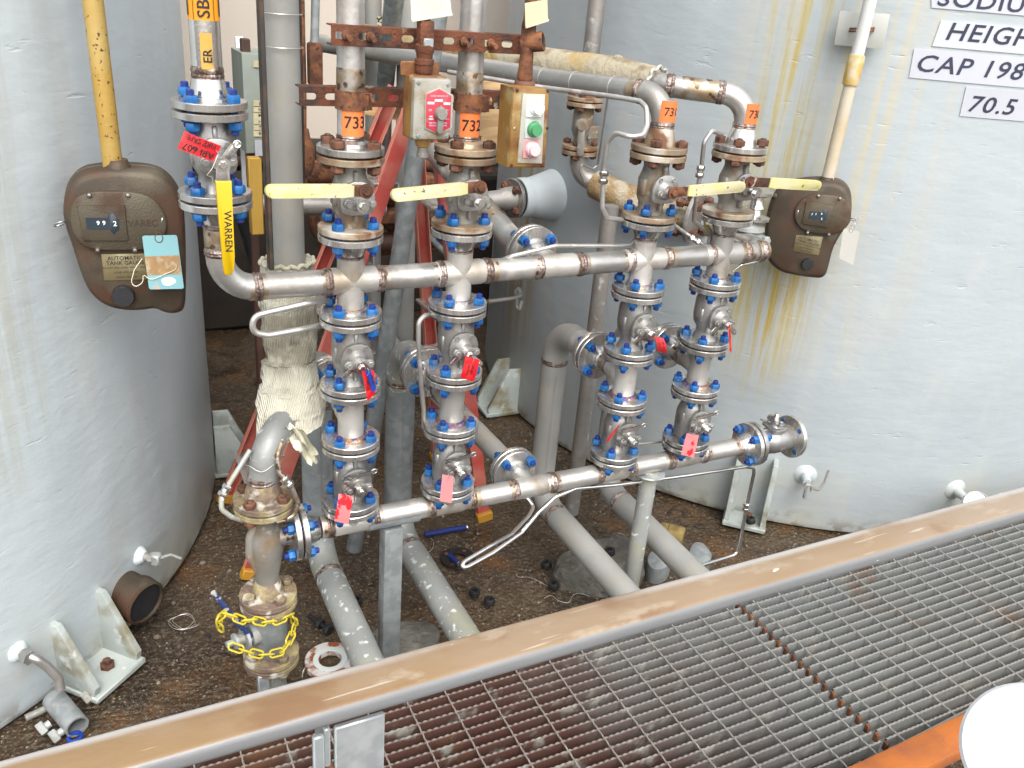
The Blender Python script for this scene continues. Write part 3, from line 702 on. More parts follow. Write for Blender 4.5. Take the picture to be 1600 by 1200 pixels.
def valve(L, style, body='cast', fm='flange', fm2=None):
    """Flanged ball valve, axis along Z from 0 to L, stem towards -Y."""
    T = thing('ball_valve', 'x', 'ball valve')
    e = .018; z = lambda k: e+(L-2*e)*k
    if style == 'upper': pr = [(.036, z(0)), (.034, z(.12)), (.036, z(.2)), (.043, z(.3)), (.044, z(.62)), (.038, z(.74)), (.034, z(.84)), (.036, z(1))]
    elif style == 'mid': pr = [(.040, z(0)), (.033, z(.12)), (.032, z(.22)), (.045, z(.36)), (.048, z(.5)), (.047, z(.8)), (.042, z(.9)), (.043, z(1))]
    else: pr = [(.040, z(0)), (.045, z(.1)), (.047, z(.45)), (.046, z(.62)), (.038, z(.78)), (.031, z(.88)), (.037, z(1))]
    mb = MB().lathe(pr, seg=40)
    zc = L*.5 if style != 'mid' else L*.52
    # bonnet boss, ribs and a raised casting pad
    mb.lathe([(.034, -.02), (.032, .046), (.030, .052)], (0, 0, zc), (0, -1, 0), 30)
    for a in (-1, 1): mb.box((a*.0, -.036, zc+a*L*.22), (.010, .026, L*.22), bev=.002)
    mb.box((-.040, -.008, zc), (.014, .028, .045), bev=.003)
    mb.box((.034, .012, zc+.01), (.026, .026, .03), bev=.004)
    b = mb.build('body', Mt[body], T, sm=45)
    flange(T, (0, 0, L), (0, 0, -1), fm); flange(T, (0, 0, 0), (0, 0, 1), fm2 or fm)
    fr = Frame((0, 0, zc), (1, 0, 0), (0, -1, 0))
    mb = MB(); pad = [(-.040, -.026), (-.024, -.036), (.024, -.036), (.040, -.026), (.040, .016), (.020, .040), (-.020, .040), (-.040, .016)]
    mb.prism(smooth(pad, 1), fr, .050, .058, .0015)
    mb.lathe([(.026, .058), (.022, .064), (.016, .072)], fr.o, fr.z, 24)
    for x, y in ((-.021, .027), (.021, .027)): mb.lathe([(.006, .058), (.006, .0605), (.0045, .0605), (.0045, .0590), (.001, .0590)], fr.p(x, y), fr.z, 12)
    pd = mb.build('bonnet', Mt['cast'], T, sm=26)
    g = MB(); yb = -.006
    g.prism(smooth(stadium((-.027, yb), (.027, yb), .021), 1), fr, .070, .077, .0015)
    for x in (-.026, .026):
        g.lathe([(.0095, .077), (.0095, .079)], fr.p(x, yb), fr.z, 16); g.hexa(fr.p(x, yb, .079), fr.z, .0078, .006)
    gl = g.build('gland', Mt['cast'], T, sm=26)
    s = MB(); s.lathe([(.0125, .06), (.0125, .092)], fr.p(0, yb), fr.z, 20); s.lathe([(.0145, .092), (.0145, .096)], fr.p(0, yb), fr.z, 22)
    s.hexa(fr.p(0, yb, .096), fr.z, .0088, .007)
    s.build('stem', Mt['bright'], T, sm=26)
    if style == 'mid':
        k = MB(); k.prism(stadium((0, yb), (.034, -.036), .015), fr, .085, .089, .0006); k.lathe([(.004, .089), (.004, .0893)], fr.p(.034, -.036), fr.z, 10)
        k.prism(stadium((-.014, -.018), (-.036, -.036), .011), fr, .066, .069, .0006)
        k.build('stop_lever', Mt['bright'], T, sm=26)
    elif style == 'lower':
        k = MB(); k.prism(stadium((0, yb), (-.036, .024), .013), fr, .082, .086, .0006)
        k.prism(stadium((-.038, .026), (.040, .034), .010), fr, .068, .072, .0006)
        k.tube([fr.p(.042+.008*math.cos(t*PI/6), .036+.006*math.sin(t*PI/6), .070) for t in range(12)], .0022, 8, closed=True)
        k.lathe([(.014, .05), (.014, .078), (.009, .080)], fr.p(-.026, -.012), fr.z, 18)
        k.build('stop_lever', Mt['bright'], T, sm=26)
    T['_zc'] = zc
    return T
def place(proto, loc, label, first=[], rot=None, group=None):
    o = copy_tree(proto) if proto.name in first else proto
    first.append(proto.name); o.location = loc; o['label'] = label
    if rot: o.rotation_euler = rot
    if group: o['group'] = group
    return o
XC = [0.0, .283, .845, 1.122]
ZA, ZB, ZC_, ZD, ZE, ZF, ZL = 1.600, 1.417, 1.208, 1.016, .857, .670, .607
TG = ['tagged 733', 'tagged 732', 'tagged 731', 'with the shortest lettered tag at far right']
GV = 'ball valves of the manifold'
up = valve(ZA-ZB, 'upper', 'cast_dirty', 'flange_dirty'); mid = valve(ZC_-ZD, 'mid'); low = valve(ZE-ZF, 'lower')
LU = ['weathered ball valve with straight yellow lever pointing left, below the pipe tagged 733',
      'weathered valve with scuffed yellow lever pointing left, below the pipe tagged 732',
      'weathered valve with yellow lever pointing right, below the elbow tagged 731',
      'weathered valve at far right whose yellow lever crosses the right tank gauge']
LM = ['clean ball valve with a red and blue tag, right below the upper header',
      'clean ball valve with a square red tag, right below the upper header',
      'clean ball valve with a curled red tag, right below the upper header',
      'clean ball valve with a thin red strip, right below the upper header']
LL = ['lowest ball valve of the first column with a blotched pink tag over its flange',
      'lowest ball valve of the second column with a plain pale pink tag',
      'lowest ball valve of the third column with a dark red tag seen edge on',
      'lowest ball valve of the fourth column with a red smeared pink tag']
UV = []; MV = []; LV = []
for i, x in enumerate(XC):
    UV.append(place(up, (x, 0, ZB), LU[i], group=GV)); MV.append(place(mid, (x, 0, ZD), LM[i], group=GV)); LV.append(place(low, (x, 0, ZF), LL[i], group=GV))
for k in UV+MV+LV:
    if '_zc' in k.keys(): del k['_zc']
# lever handles of the upper valves
def lever(T, fr, p0, p1, w=.028, sleeve='lever', s0=.12, steel='rust', th=.010, text=None, cap=True):
    p0 = V(p0); p1 = V(p1); d = (p1-p0)
    mb = MB(); mb.prism(stadium(p0, p0+d*(s0+.1), w*.9), fr, -.003, .003, .001); mb.lathe([(.016, .003), (.016, .008)], fr.p(p0.x, p0.y), fr.z, 22); mb.hexa(fr.p(p0.x, p0.y, .008), fr.z, .009, .007)
    a = mb.build('lever_plate', Mt[steel], T)
    k = d.normalized(); n = V((-k.y, k.x)); q0 = p0+d*s0
    pe_ = p1-k*w*.5; q = [tuple(q0+n*w*.42), tuple(q0-n*w*.42), tuple(q0+k*w*.6-n*w*.5)]
    q += [tuple(pe_+(k*math.sin(tt)-n*math.cos(tt))*w*.5) for tt in [PI*j/10 for j in range(11)]] + [tuple(q0+k*w*.6+n*w*.5)]
    MB().prism(q, fr, -th*.75, th*.75, .004).build('lever_grip', Mt[sleeve], a, sm=60)
    return a
def lv(T, uv0, uv1, yp, **k):
    fr = Frame(pY(uv0[0], uv0[1], yp), (1, 0, 0), (0, -1, 0)); return lever(T, fr, (0, 0), fr.uv(*uv1), **k)
lv(UV[0], (571, 298), (414, 299), -.105)
lv(UV[1], (749, 292), (611, 306), -.105, s0=.14)
lv(UV[2], (1050, 301), (1163, 291), -.105, s0=.2, steel='rust')
lv(UV[3], (1170, 284), (1281, 290), -.105, s0=.27, steel='strut')
# ------------------------------------------------------------------ text on pipes
def wrap(T, name, c, r, a0, a1, z0, z1, m, lean=0):
    mb = MB(); n = 14; vs = []; fs = []
    for i in range(n+1):
        a = a0+(a1-a0)*i/n
        for z in (z0, z1): vs.append((c[0]+r*math.cos(a), c[1]+r*math.sin(a), z))
    for i in range(n): fs.append([i*2, i*2+2, i*2+3, i*2+1])
    k = len(vs); vs += [(c[0]+(r-.0006)*math.cos(a0+(a1-a0)*i/n), c[1]+(r-.0006)*math.sin(a0+(a1-a0)*i/n), z) for i in range(n+1) for z in (z0, z1)]
    mb.add(vs, fs); return mb.build(name, Mt[m], T)
def cyltext(T, txt, size, c, r, ac, zc, rot=0, m='black'):
    mb = MB(); letter(mb, txt, size, lambda x, y: V((c[0]+r*math.cos(ac+x/r), c[1]+r*math.sin(ac+x/r), zc+y)), center=True, rot=rot)
    return mb.build('lettering', Mt[m], T)
def view_ang(x, y): return math.atan2(CAM.y-y, CAM.x-x)
# ------------------------------------------------------------------ riser pipes
ztop = 2.75
for i in (0, 1):
    x = XC[i]
    t = thing('riser_pipe', ['stained vertical pipe with orange tag 733', 'stained vertical pipe with orange tag 732 beside the red switch'][i], 'pipe', (x, 0, ZA), 'risers with orange number tags')
    zt = pY((547, 730)[i], (188, 193)[i], 0).z
    MB().cyl((x, 0, ZA+.028), (x, 0, ztop), RP, 32).build('pipe', Mt['pipe'], t)
    flange(t, (x, 0, ZA), (0, 0, 1), 'flange_dirty' if i else 'flange', 'neck', 'rust', nl=.014)
    band(t, (x, 0, ZA+.036), (0, 0, 1), w=.010)
    wp_ = (pY(548, 125, 0).z, pY(545, 110, 0).z) if i == 0 else (pY(735, 130, 0).z, pY(735, 120, 0).z)
    MB().lathe([(RP+.0006, wp_[0]-.035), (RP+.0014, wp_[0]-.025), (RP+.0012, wp_[0]+.02), (RP+.0006, wp_[0]+.026)], (x, 0, 0), seg=30, wob=.004).build('scorched_sleeve', Mt['heat'], t)
    a = view_ang(x, 0)+R((12, 16)[i])
    tg = wrap(t, 'number_tag', (x, 0), RP+.0012, a-R(50), a+R(50), zt-.031, zt+.031, 'orange')
    cyltext(tg, ('733', '732')[i], .036, (x, 0), RP+.0020, a+R(8), zt)
for i in (2, 3):
    x = XC[i]
    t = thing('riser_elbow_pipe', ['bare pipe elbow with orange tag 731 running off left above the valves', 'right hand pipe elbow with orange tag, coming out of pale insulation'][i-2], 'pipe', (x, 0, ZA), 'risers with orange number tags')
    if i == 2:
        ye = .0; zz = pY(1022, 148, 0).z
        q1 = pY(850, 122, .42); q2 = pY(690, 97, .80); pts = [(x, 0, ZA+.066), (x, 0, zz), q1, q2, q2+(q2-q1)*1.5]
    else:
        zz = pY(1160, 150, 0).z; q1 = pY(1045, 134, .12); q2 = pY(960, 118, .32); q3 = pY(780, 92, .75); pts = [(x, 0, ZA+.066), (x, 0, zz), q1, q2, q3, q3+(q3-q2)*1.6]
    zz = zz
    MB().tube(pts, RP, 32, bend=.075).build('pipe', Mt['pipe'], t, sm=60)
    flange(t, (x, 0, ZA), (0, 0, 1), 'flange_dirty' if i == 2 else 'flange', 'neck', 'rust', nl=.045)
    band(t, (x, 0, ZA+.068), (0, 0, 1), w=.012)
    if i == 2:
        d = (V(pts[2])-V(pts[1])).normalized(); band(t, V(pts[1])+d*.085, d, w=.012); tint(t, V(pts[1])+d*.095, d, w=.05)
        for k in (.25, .45, .62): p = V(pts[1]).lerp(V(pts[2]), k*1.6); MB().lathe([(RP+.0012, -.001), (RP+.0012, .001)], p, d, 24).build('wire_tie', Mt['wire'], t)
    else:
        d = (V(pts[2])-V(pts[1])).normalized(); p1 = V(pts[1])+d*.080; band(t, p1, d, w=.014); tint(t, p1+d*.055, d, w=.11)
        p2 = V(pts[2])-d*.002; band(t, p2, d, w=.016)
        d2 = (V(pts[3])-V(pts[2])).normalized(); L = (V(pts[5])-V(pts[2])).length
        mb = MB(); s0 = V(pts[2])+d2*.045
        seg = [s0, V(pts[3]), V(pts[4]), V(pts[5])]
        mb.tube(fillet(seg, .05), .055, 28, rf=lambda k: .054+.003*math.sin(k*60)+.0015*math.sin(k*173)-.010*max(0, 1-k*14))
        wr = mb.build('insulation_wrap', Mt['wrap'], t, sm=70)
        mb = MB()
        ring = []; xx, yy, aa = ortho(d2)
        for k in range(60):
            an = 2*PI*k/60; ring.append(s0-d2*.004+xx*(.043+.004*math.sin(9*an))*math.cos(an)+yy*(.043+.004*math.sin(9*an))*math.sin(an))
        mb.tube(ring, .004, 8, closed=True); mb.build('lacing', Mt['wire'], wr)
    # tag bent round the elbow leg
    a = view_ang(x, 0)+R((26, 44)[i-2]); zt = pY((1036, 1170)[i-2], (172, 176)[i-2], 0).z
    tg = wrap(t, 'number_tag', (x, 0), RP+.0016, a-R(46), a+R(52), zt-.027, zt+.027, 'orange')
    cyltext(tg, ('731', '730')[i-2], .030, (x, 0), RP+.0024, a+R(8), zt)
# ------------------------------------------------------------------ upper header
t = thing('upper_header', 'horizontal welded stainless header with four crosses linking the valve columns at mid height', 'pipe header', (0, 0, H))
HX = -.298; xr = pY(1186, 393, 0).x+.03
MB().tube([(HX, 0, 1.55-.0), (HX, 0, H), (xr, 0, H), (xr, .26, H)], RP, 36, bend=.076).build('pipe', Mt['pipe'], t, sm=60)
zs2 = 1.507
flange(t, (HX, 0, zs2), (0, 0, -1), 'flange', 'neck', 'blue', nl=.035)
band(t, (HX, 0, zs2-.058), (0, 0, 1), w=.010); band(t, (HX, 0, 1.389), (0, 0, 1), w=.012); tint(t, (HX, 0, 1.42), (0, 0, 1), w=.04)
for u in (402, 512, 592, 688, 760, 840, 905, 982, 1040, 1108, 1162, 1187):
    v = 477.5-.071*u; x = pY(u, v, 0).x; band(t, (x, 0, H), (1, 0, 0), w=.013, r=RP+.0012); tint(t, (x, 0, H), (1, 0, 0), w=.042+random.uniform(-.01, .012))
for i, x in enumerate(XC):
    mb = MB(); rr = RP+.0022
    mb.cyl((x, 0, H-.066), (x, 0, H+.06), rr, 36); mb.lathe([(RP, -.066), (rr, -.058), (rr, .058), (RP, .066)], (x, 0, H), (1, 0, 0), 36)
    mb.cyl((x, 0, ZC_+.01), (x, 0, H-.05), RP, 36)
    mb.build('cross_fitting', Mt['fitting'], t, sm=50)
    flange(t, (x, 0, ZB), (0, 0, -1), 'flange', 'neck', 'blue' if i < 3 else None, nl=.034)
    if i == 3: pass
    band(t, (x, 0, H+.062), (0, 0, 1), w=.012)
    f = flange(t, (x, 0, ZC_), (0, 0, 1), 'flange', 'slip', 'blue'); gasket(t, (x, 0, ZC_), (0, 0, 1))
    MB().lathe([(RP+.0085, .018), (RP+.007, .0235), (RP+.001, .027)], (x, 0, ZC_), seg=30, wob=.02).build('weld_bead', Mt['weldblue'], t)
xt = pY(866, 417, 0).x; ZH = H
mb = MB(); mb.lathe([(RP, -.062), (RP+.002, -.055), (RP+.002, .055), (RP, .062)], (xt, 0, H), (1, 0, 0), 36); mb.cyl((xt, 0, H), (xt, .09, H), RP+.0015, 32)
mb.build('tee_fitting', Mt['fitting'], t, sm=50)
flange(t, (xt, .13, H), (0, -1, 0), 'flange', 'neck', 'blue', nl=.03)
# branch pipe going back and up from the header tee
q2 = pY(700, 262, .62)
b = thing('branch_pipe', 'pale pipe with heat marks rising to upper left from the flange behind the upper header', 'pipe', (xt, .13, H))
flange(b, (xt, .13, H), (0, 1, 0), 'flange', 'neck')
MB().tube([(xt, .15, H), (xt, .26, H), q2, q2+(q2-V((xt, .26, H)))*.25], RP+.004, 28, bend=.1).build('pipe', Mt['pipe'], b, sm=60)
d = (q2-V((xt, .26, H))).normalized(); tint(b, V((xt, .26, H))+d*.13, d, r=RP+.004, w=.09)
# grey regulator on the right end of the header
c = pY(1166, 372, .13)
t = thing('angle_valve', 'dull grey cast valve with wide flange behind the right end of the upper header', 'valve', c)
mb = MB(); mb.lathe([(.030, -.06), (.076, -.012), (.076, .004), (.050, .006), (.048, .018), (.040, .024), (.052, .03), (.05, .04), (.034, .05), (.024, .062)], c, (0, 0, 1), 40); mb.build('body', Mt['coilgrey'], t)
c2 = V(c)+V((0.014, 0, .062))
mb = MB(); mb.lathe([(.05, 0), (.05, .008), (.022, .014), (.018, .03), (.028, .036), (.020, .05), (.020, .07), (.046, .08), (.046, .088)], c2, (0, 0, 1), 36); mb.build('bonnet', Mt['bright'], t)
for a in range(4):
    an = R(45+a*90); MB().hexa(c+V((.06*math.cos(an), .06*math.sin(an), .004)), (0, 0, 1), .012, .01).build('nut', Mt['coilgrey'], t)
# ------------------------------------------------------------------ lower header
t = thing('lower_header', 'lower horizontal stainless header sloping up to the right under the four valve columns', 'pipe header', (0, 0, ZL))
xl = pY(466, 838, 0).x; xrv = pY(1172, 695, 0).x
MB().tube([(xl+.06, 0, ZL), (xrv-.06, 0, ZL)], RP, 36).build('pipe', Mt['pipe'], t, sm=60)
flange(t, (xl, 0, ZL), (1, 0, 0), 'flange', 'neck', 'blue', nl=.035)
flange(t, (xrv, 0, ZL), (-1, 0, 0), 'flange', 'neck', 'blue', nl=.04); gasket(t, (xrv, 0, ZL), (1, 0, 0)); gasket(t, (xl, 0, ZL), (1, 0, 0))
for u in (514, 585, 673, 735, 803, 862, 935, 982, 1046, 1097, 1152):
    v = 922.8-.1935*u; x = pY(u, v, 0).x; band(t, (x, 0, ZL), (1, 0, 0), w=.012, r=RP+.001); tint(t, (x, 0, ZL), (1, 0, 0), w=.038+random.uniform(-.008, .01))
for i, x in enumerate(XC):
    mb = MB(); mb.lathe([(RP, -.05), (RP+.002, -.044), (RP+.002, .044), (RP, .05)], (x, 0, ZL), (1, 0, 0), 36); mb.cyl((x, 0, ZL), (x, 0, ZF-.012), RP+.002, 32); mb.build('tee_fitting', Mt['fitting'], t, sm=50)
    flange(t, (x, 0, ZF), (0, 0, -1), 'flange', None, 'blue'); gasket(t, (x, 0, ZF), (0, 0, 1))
xt2 = pY(826, 760, 0).x
mb = MB(); mb.lathe([(RP, -.055), (RP+.002, -.048), (RP+.002, .048), (RP, .055)], (xt2, 0, ZL), (1, 0, 0), 36); mb.cyl((xt2, 0, ZL), (xt2, .07, ZL), RP+.0015, 30); mb.build('tee_fitting', Mt['fitting'], t, sm=50)
flange(t, (xt2, .10, ZL), (0, -1, 0), 'flange', 'neck', 'blue', nl=.03)
b = thing('return_pipe', 'grey pipe running back from the flange behind the middle of the lower header', 'pipe', (xt2, .10, ZL))
flange(b, (xt2, .10, ZL), (0, 1, 0), 'flange', 'neck')
MB().tube([(xt2, .16, ZL), (xt2-.01, 1.4, ZL-.03), (xt2-.01, 2.3, ZL-.05)], RP+.003, 28).build('pipe', Mt['painted'], b, sm=60)
# end valve with its open flange
o = copy_tree(mid); o.location = (xrv, 0, ZL); o.rotation_euler = Matrix(((0, 0, 1), (-1, 0, 0), (0, -1, 0))).to_euler()
o['label'] = 'horizontal ball valve with open blank flange at the right end of the lower header'
fr = Frame((xrv+.192, 0, ZL), (0, 1, 0), (-1, 0, 0))
for a in (45, 135, 225, 315):
    q = bpy.data.objects.new('bolt_plug', STUD['blue']); bpy.data.objects.remove(q)
    mb = MB(); an = R(a); mb.lathe([(.0095, -.0186), (.0095, -.0178)], (.0585*math.cos(an), .0585*math.sin(an), ZC_-ZD), (0, 0, 1), 16); mb.build('hole_cap', Mt['blue'], o, world=False)
# ------------------------------------------------------------------ tee spools and supply pipes
BY = [.20, .20, .17, .17]; BZ = .937
LT = ['flanged tee spool in the first column with a branch going back', 'flanged tee spool in the second column, white splashed flange below',
      'flanged tee spool in the third column, its branch flange showing at left', 'flanged tee spool in the fourth column, its branch flange showing at left']
LS = ['light grey supply pipe with white elbow at far left, rising behind the first valve column', 'grey supply pipe with flaking paint rising behind the second valve column',
      'smooth grey supply pipe with high elbow left of the third valve column', 'mottled grey supply pipe lying farthest right, behind the round support leg']
YD = [.36, .41, .42, .42]
for i, x in enumerate(XC):
    t = thing('tee_spool', LT[i], 'pipe tee', (x, 0, BZ), 'tee spools')
    mb = MB(); rr = .0335
    mb.lathe([(rr, ZE+.01), (rr, ZE+.09), (rr+.001, ZD-.02)], (x, 0, 0), seg=36)
    mb.lathe([(.028, 0), (.0345, .02), (.031, .06), (RP, .075), (RP, BY[i]-.05)], (x, 0, BZ), (0, 1, 0), 32); mb.build('tee_body', Mt['fitting'], t, sm=60)
    flange(t, (x, 0, ZD), (0, 0, -1), 'flange', None, 'blue'); gasket(t, (x, 0, ZD), (0, 0, 1))
    flange(t, (x, 0, ZE), (0, 0, 1), 'flange', 'slip', 'blue'); gasket(t, (x, 0, ZE), (0, 0, 1))
    MB().lathe([(.044, .018), (.042, .023), (.034, .027)], (x, 0, ZE), seg=30, wob=.02).build('weld_bead', Mt['weldblue'], t)
    band(t, (x, .085, BZ), (0, 1, 0), w=.012); tint(t, (x, .095, BZ), (0, 1, 0), w=.04)
    flange(t, (x, BY[i], BZ), (0, -1, 0), 'flange', 'neck', 'blue', nl=.03); gasket(t, (x, BY[i], BZ), (0, 1, 0))
    s = thing('supply_pipe', LS[i], 'pipe', (x, YD[i], .2), 'supply pipes coming from under the walkway')
    flange(s, (x, BY[i], BZ), (0, 1, 0), 'flange', 'neck', nl=.02)
    R3 = .0445; y0 = BY[i]+.03
    MB().lathe([(RP+.001, 0), (.036, .02), (R3, .065), (R3, .075)], (x, y0, BZ), (0, 1, 0), 32).build('reducer', Mt['pipe_old'], s, sm=60)
    zr = .235; dx = (.006, .02, .02, .02)[i]
    MB().tube([(x, y0+.07, BZ), (x, YD[i], BZ), (x, YD[i], zr+.02), (x+dx, -.3, zr-.01), (x+dx*2.5, -2.4, zr-.05)], R3, 36, bend=.114).build('pipe', Mt[('hotpipe', 'hotpipe', 'painted', 'painted')[i]], s, sm=60)
    band(s, (x, YD[i], BZ-.125), (0, 0, 1), r=R3, w=.012); band(s, (x+.002, YD[i]-.13, zr+.016), (0, 1, .03), r=R3, w=.012, m='weld')
    MB().lathe([(.0462, .36), (.0468, .37), (.0468, .78), (.0462, .79)], (x, YD[i], 0), seg=36).build('jacket', Mt[('galvlight', 'galv', 'galv', 'galv')[i]], s) if i < 2 else None
    a = view_ang(x, YD[i])+.25; rr = .047 if i < 2 else R3+.0002
    MB().box((x+rr*math.cos(a), YD[i]+rr*math.sin(a), .57), (.0025, .002, .4), (-math.sin(a), math.cos(a), 0)).build('seam', Mt['pipe_old'], s)
# ------------------------------------------------------------------ column with the SBS label
t = thing('riser_pipe', 'bright steel riser with orange lettered label at upper left and a flared reducer', 'pipe', (HX, 0, 1.693))
zs = 1.693
zw = pY(327, 117, 0).z; MB().cyl((HX, 0, zw-.01), (HX, 0, 2.75), RP, 36).build('pipe', Mt['bright'], t)
flange(t, (HX, 0, zs), (0, 0, 1), 'flange', 'slip', 'blue', rp=.036)
MB().lathe([(.041, .018), (.040, .026), (.035, (zw-zs)*.7), (RP+.001, zw-zs)], (HX, 0, zs), seg=36).build('reducer', Mt['bright'], t, sm=60)
band(t, (HX, 0, zw+.004), (0, 0, 1), w=.018); band(t, (HX, 0, zw-.008), (0, 0, 1), w=.012)
a = view_ang(HX, 0); zb_ = pY(322, 31, 0).z
lb = wrap(t, 'pipe_label', (HX, 0), RP+.001, a-PI*.98, a+PI*.98, zb_, zb_+.26, 'orange'); lb.data.materials[0] = mat('amber pipe label', (.70, .27, .012), .4)
_w = max(p[0] for p in text_geo('SBS STORAGE', .034)[0])
cyltext(lb, 'SBS STORAGE', .034, (HX, 0), RP+.0018, a, pY(322, 27, 0).z+_w/2, rot=PI/2)
fr = None
mb = MB()
for s_ in (-1, 1):
    for k in range(12):
        pass
for s_ in (-1, 1): wrap(lb, 'dark_bar', (HX, 0), RP+.0018, a+s_*R(68)-R(5), a+s_*R(68)+R(5), zb_+.008, zb_+.25, 'black')
for s_ in (-1, 1): wrap(lb, 'border', (HX, 0), RP+.0018, a+s_*R(37)-R(1.2), a+s_*R(37)+R(1.2), zb_+.001, zb_+.25, 'black')
z0, z1 = pY(326, 106, 0).z, pY(326, 50, 0).z
lb = wrap(t, 'pipe_label', (HX, 0), RP+.0012, a+R(2)-R(22), a+R(2)+R(22), z0, z1, 'orange'); lb.data.materials[0] = mat('scorched label', (.50, .30, .06), .5, 0, .1, (.05, .045, .05), 12, (.5, .6))
cyltext(lb, 'ER', .024, (HX, 0), RP+.002, a+R(4), (z0+z1)/2-.008, rot=PI/2)
# its valve and hanging lever
o = copy_tree(mid); o.location = (HX, 0, zs2); o.name = 'ball_valve'
for c in kids(o):
    if c.name.startswith('stop_lever'): bpy.data.objects.remove(c)
o['label'] = 'bright ball valve at upper left with broad yellow lever hanging down'
o.scale = (1, 1, (zs-zs2)/(ZC_-ZD))
gasket(t, (HX, 0, zs), (0, 0, 1))
yq = -.100; fr = Frame(pY(348, 257, yq), (1, 0, 0), (0, -1, 0)); fr.y = V((0, 0, 1))
poly = [fr.uv(*p) for p in ((336, 282), (361, 282), (366, 400), (365, 418), (361, 427), (355, 430), (350, 427), (348, 415))]
h = MB().prism(stadium((0, 0), fr.uv(348, 285), .027), fr, -.003, .004, .001); h.hexa(fr.p(0, 0, .004), fr.z, .009, .006); h.lathe([(.015, .004), (.015, .006)], fr.o, fr.z, 22)
e_ = fr.uv(373, 228); h.prism(stadium((.004, .004), e_, .016), fr, -.022, -.018, .0008)
h.tube([fr.p(e_[0]+.007*math.cos(k*PI/6), e_[1]+.007*math.sin(k*PI/6), -.018) for k in range(12)], .0025, 8, closed=True)
h = h.build('lever_plate', Mt['bright'])
def adopt(ch, par):
    ch.parent = par; ch.matrix_parent_inverse = par.matrix_basis.inverted()
bpy.context.view_layer.update(); adopt(h, o)
g = MB().prism(poly, fr, -.005, .007, .003); g = g.build('lever_grip', mat('bright yellow lever', (.66, .42, .0), .45, 0, .03), sm=60); g.parent = h
mb = MB(); c_ = fr.uv(356, 360); letter(mb, 'WARREN', .021, lambda x, y: fr.p(c_[0]+x, c_[1]+y, .0076), center=True, rot=-PI/2-.02)
_l = mb.build('lettering', Mt['black']); _l.parent = g
# ------------------------------------------------------------------ lower left column: steam trap body, corroded valve
X0 = pY(412, 785, 0).x; Z1, Z2, Z3 = pY(410, 785, 0).z, pY(415, 935, 0).z, pY(418, 1025, 0).z
X1 = pY(449, 400, .27).x
t = thing('insulated_pipe', 'large vertical grey pipe at left dressed in a cream ribbed fabric sleeve', 'pipe', (X0, 0, Z1))
MB().tube([(X1, .27, 2.85), (X1, .27, Z1+.44), (X1+.0, .25, Z1+.36)], .0445, 36, bend=.1).build('pipe', Mt['painted'], t, sm=60)
pe = pY(426, 672, .04)
MB().tube([pY(462, 622, .16), pY(446, 656, .09), pY(426, 682, .03), pY(414, 712, .0), (X0, 0, Z1+.05)], .037, 32, bend=.09).build('elbow', Mt['hotpipe'], t, sm=60)
band(t, (X0, 0, Z1+.072), (0, 0, 1), r=.036, w=.016, m='weld')
flange(t, (X0, 0, Z1), (0, 0, 1), 'ycorrode', 'neck', 'rust', rp=.034)
sl = [pY(449, 408, .27), pY(449, 470, .26), pY(451, 520, .24), pY(454, 560, .2), pY(455, 600, .16), pY(455, 635, .13), pY(452, 672, .10)]
mb = MB(); rr_ = [.068, .074, .074, .062, .066, .078, .092, .086]
sp = fillet(sl, .3, 5); nn = len(sp); ring = 72; vs = []; fs = []
rows = 60
def along(k):
    f = k*(nn-1); i = min(int(f), nn-2); return sp[i].lerp(sp[i+1], f-i)
for i in range(rows+1):
    k = i/rows; c = along(k); f = k*7; j = min(int(f), 6); r0 = rr_[j]*(1-(f-j))+rr_[j+1]*(f-j)
    for q in range(ring):
        an = 2*PI*q/ring
        wr = .0012*math.sin(q*PI*.67)+.004*math.sin(3*an+9*k)+.0045*math.sin(26*k+2*math.sin(2*an))*(1 if .38 < k < .72 else .25)
        zc = (.006*math.sin(5*an) if i == 0 else 0) + (.02*math.sin(an+2) if i == rows else 0)
        pp_ = V((math.cos(an)*1.1, math.sin(an)*1.1, k*7)); cr_ = abs(mnoise.noise(pp_*1.5)); cr2 = mnoise.noise(pp_*3.3)
        wr += (.020 if .38 < k < .75 else .010)*(.22-cr_) + .004*cr2
        vs.append(c+V((math.cos(an)*(r0+wr), math.sin(an)*(r0+wr)*.85, zc)))
for i in range(rows):
    for q in range(ring): q2 = (q+1) % ring; fs.append([i*ring+q, (i+1)*ring+q, (i+1)*ring+q2, i*ring+q2])
n0 = len(vs)
for i in (0, rows):      # turned-in hem
    c = along(i/rows)
    for q in range(ring): an = 2*PI*q/ring; vs.append(c+V((math.cos(an)*.045, math.sin(an)*.04, (-.006 if i == 0 else .012))))
for q in range(ring):
    q2 = (q+1) % ring; fs.append([q, q2, n0+q2, n0+q]); fs.append([rows*ring+q2, rows*ring+q, n0+ring+q, n0+ring+q2])
mb.add(vs, fs); sv = mb.build('fabric_sleeve', SLEEVE, t, sm=80)
mb = MB()
c = along(0); mb.tube([c+V((math.cos(2*PI*k/50)*(.068+.003*math.sin(k*2.3)), math.sin(2*PI*k/50)*.058, .004*math.sin(k*1.9))) for k in range(50)], .006, 8, closed=True, rf=lambda k: .006)
mb.build('frayed_hem', Mt['fabric'], sv)
c = pY(462, 686, .04); vs = []; fs = []; na, nb_ = 16, 10
for i in range(na+1):
    for j in range(nb_+1):
        k, l = i/na, j/nb_-.5; wd = .05+.03*math.sin(k*3)-.02*k
        vs.append(c+V((-.03+.075*k+.010*math.sin(9*l+3*k), -.012+.014*math.sin(13*l+5*k)+.01*math.sin(9*k), .03-.085*k*k-.01*k+l*wd*.9+.006*math.sin(17*k+7*l))))
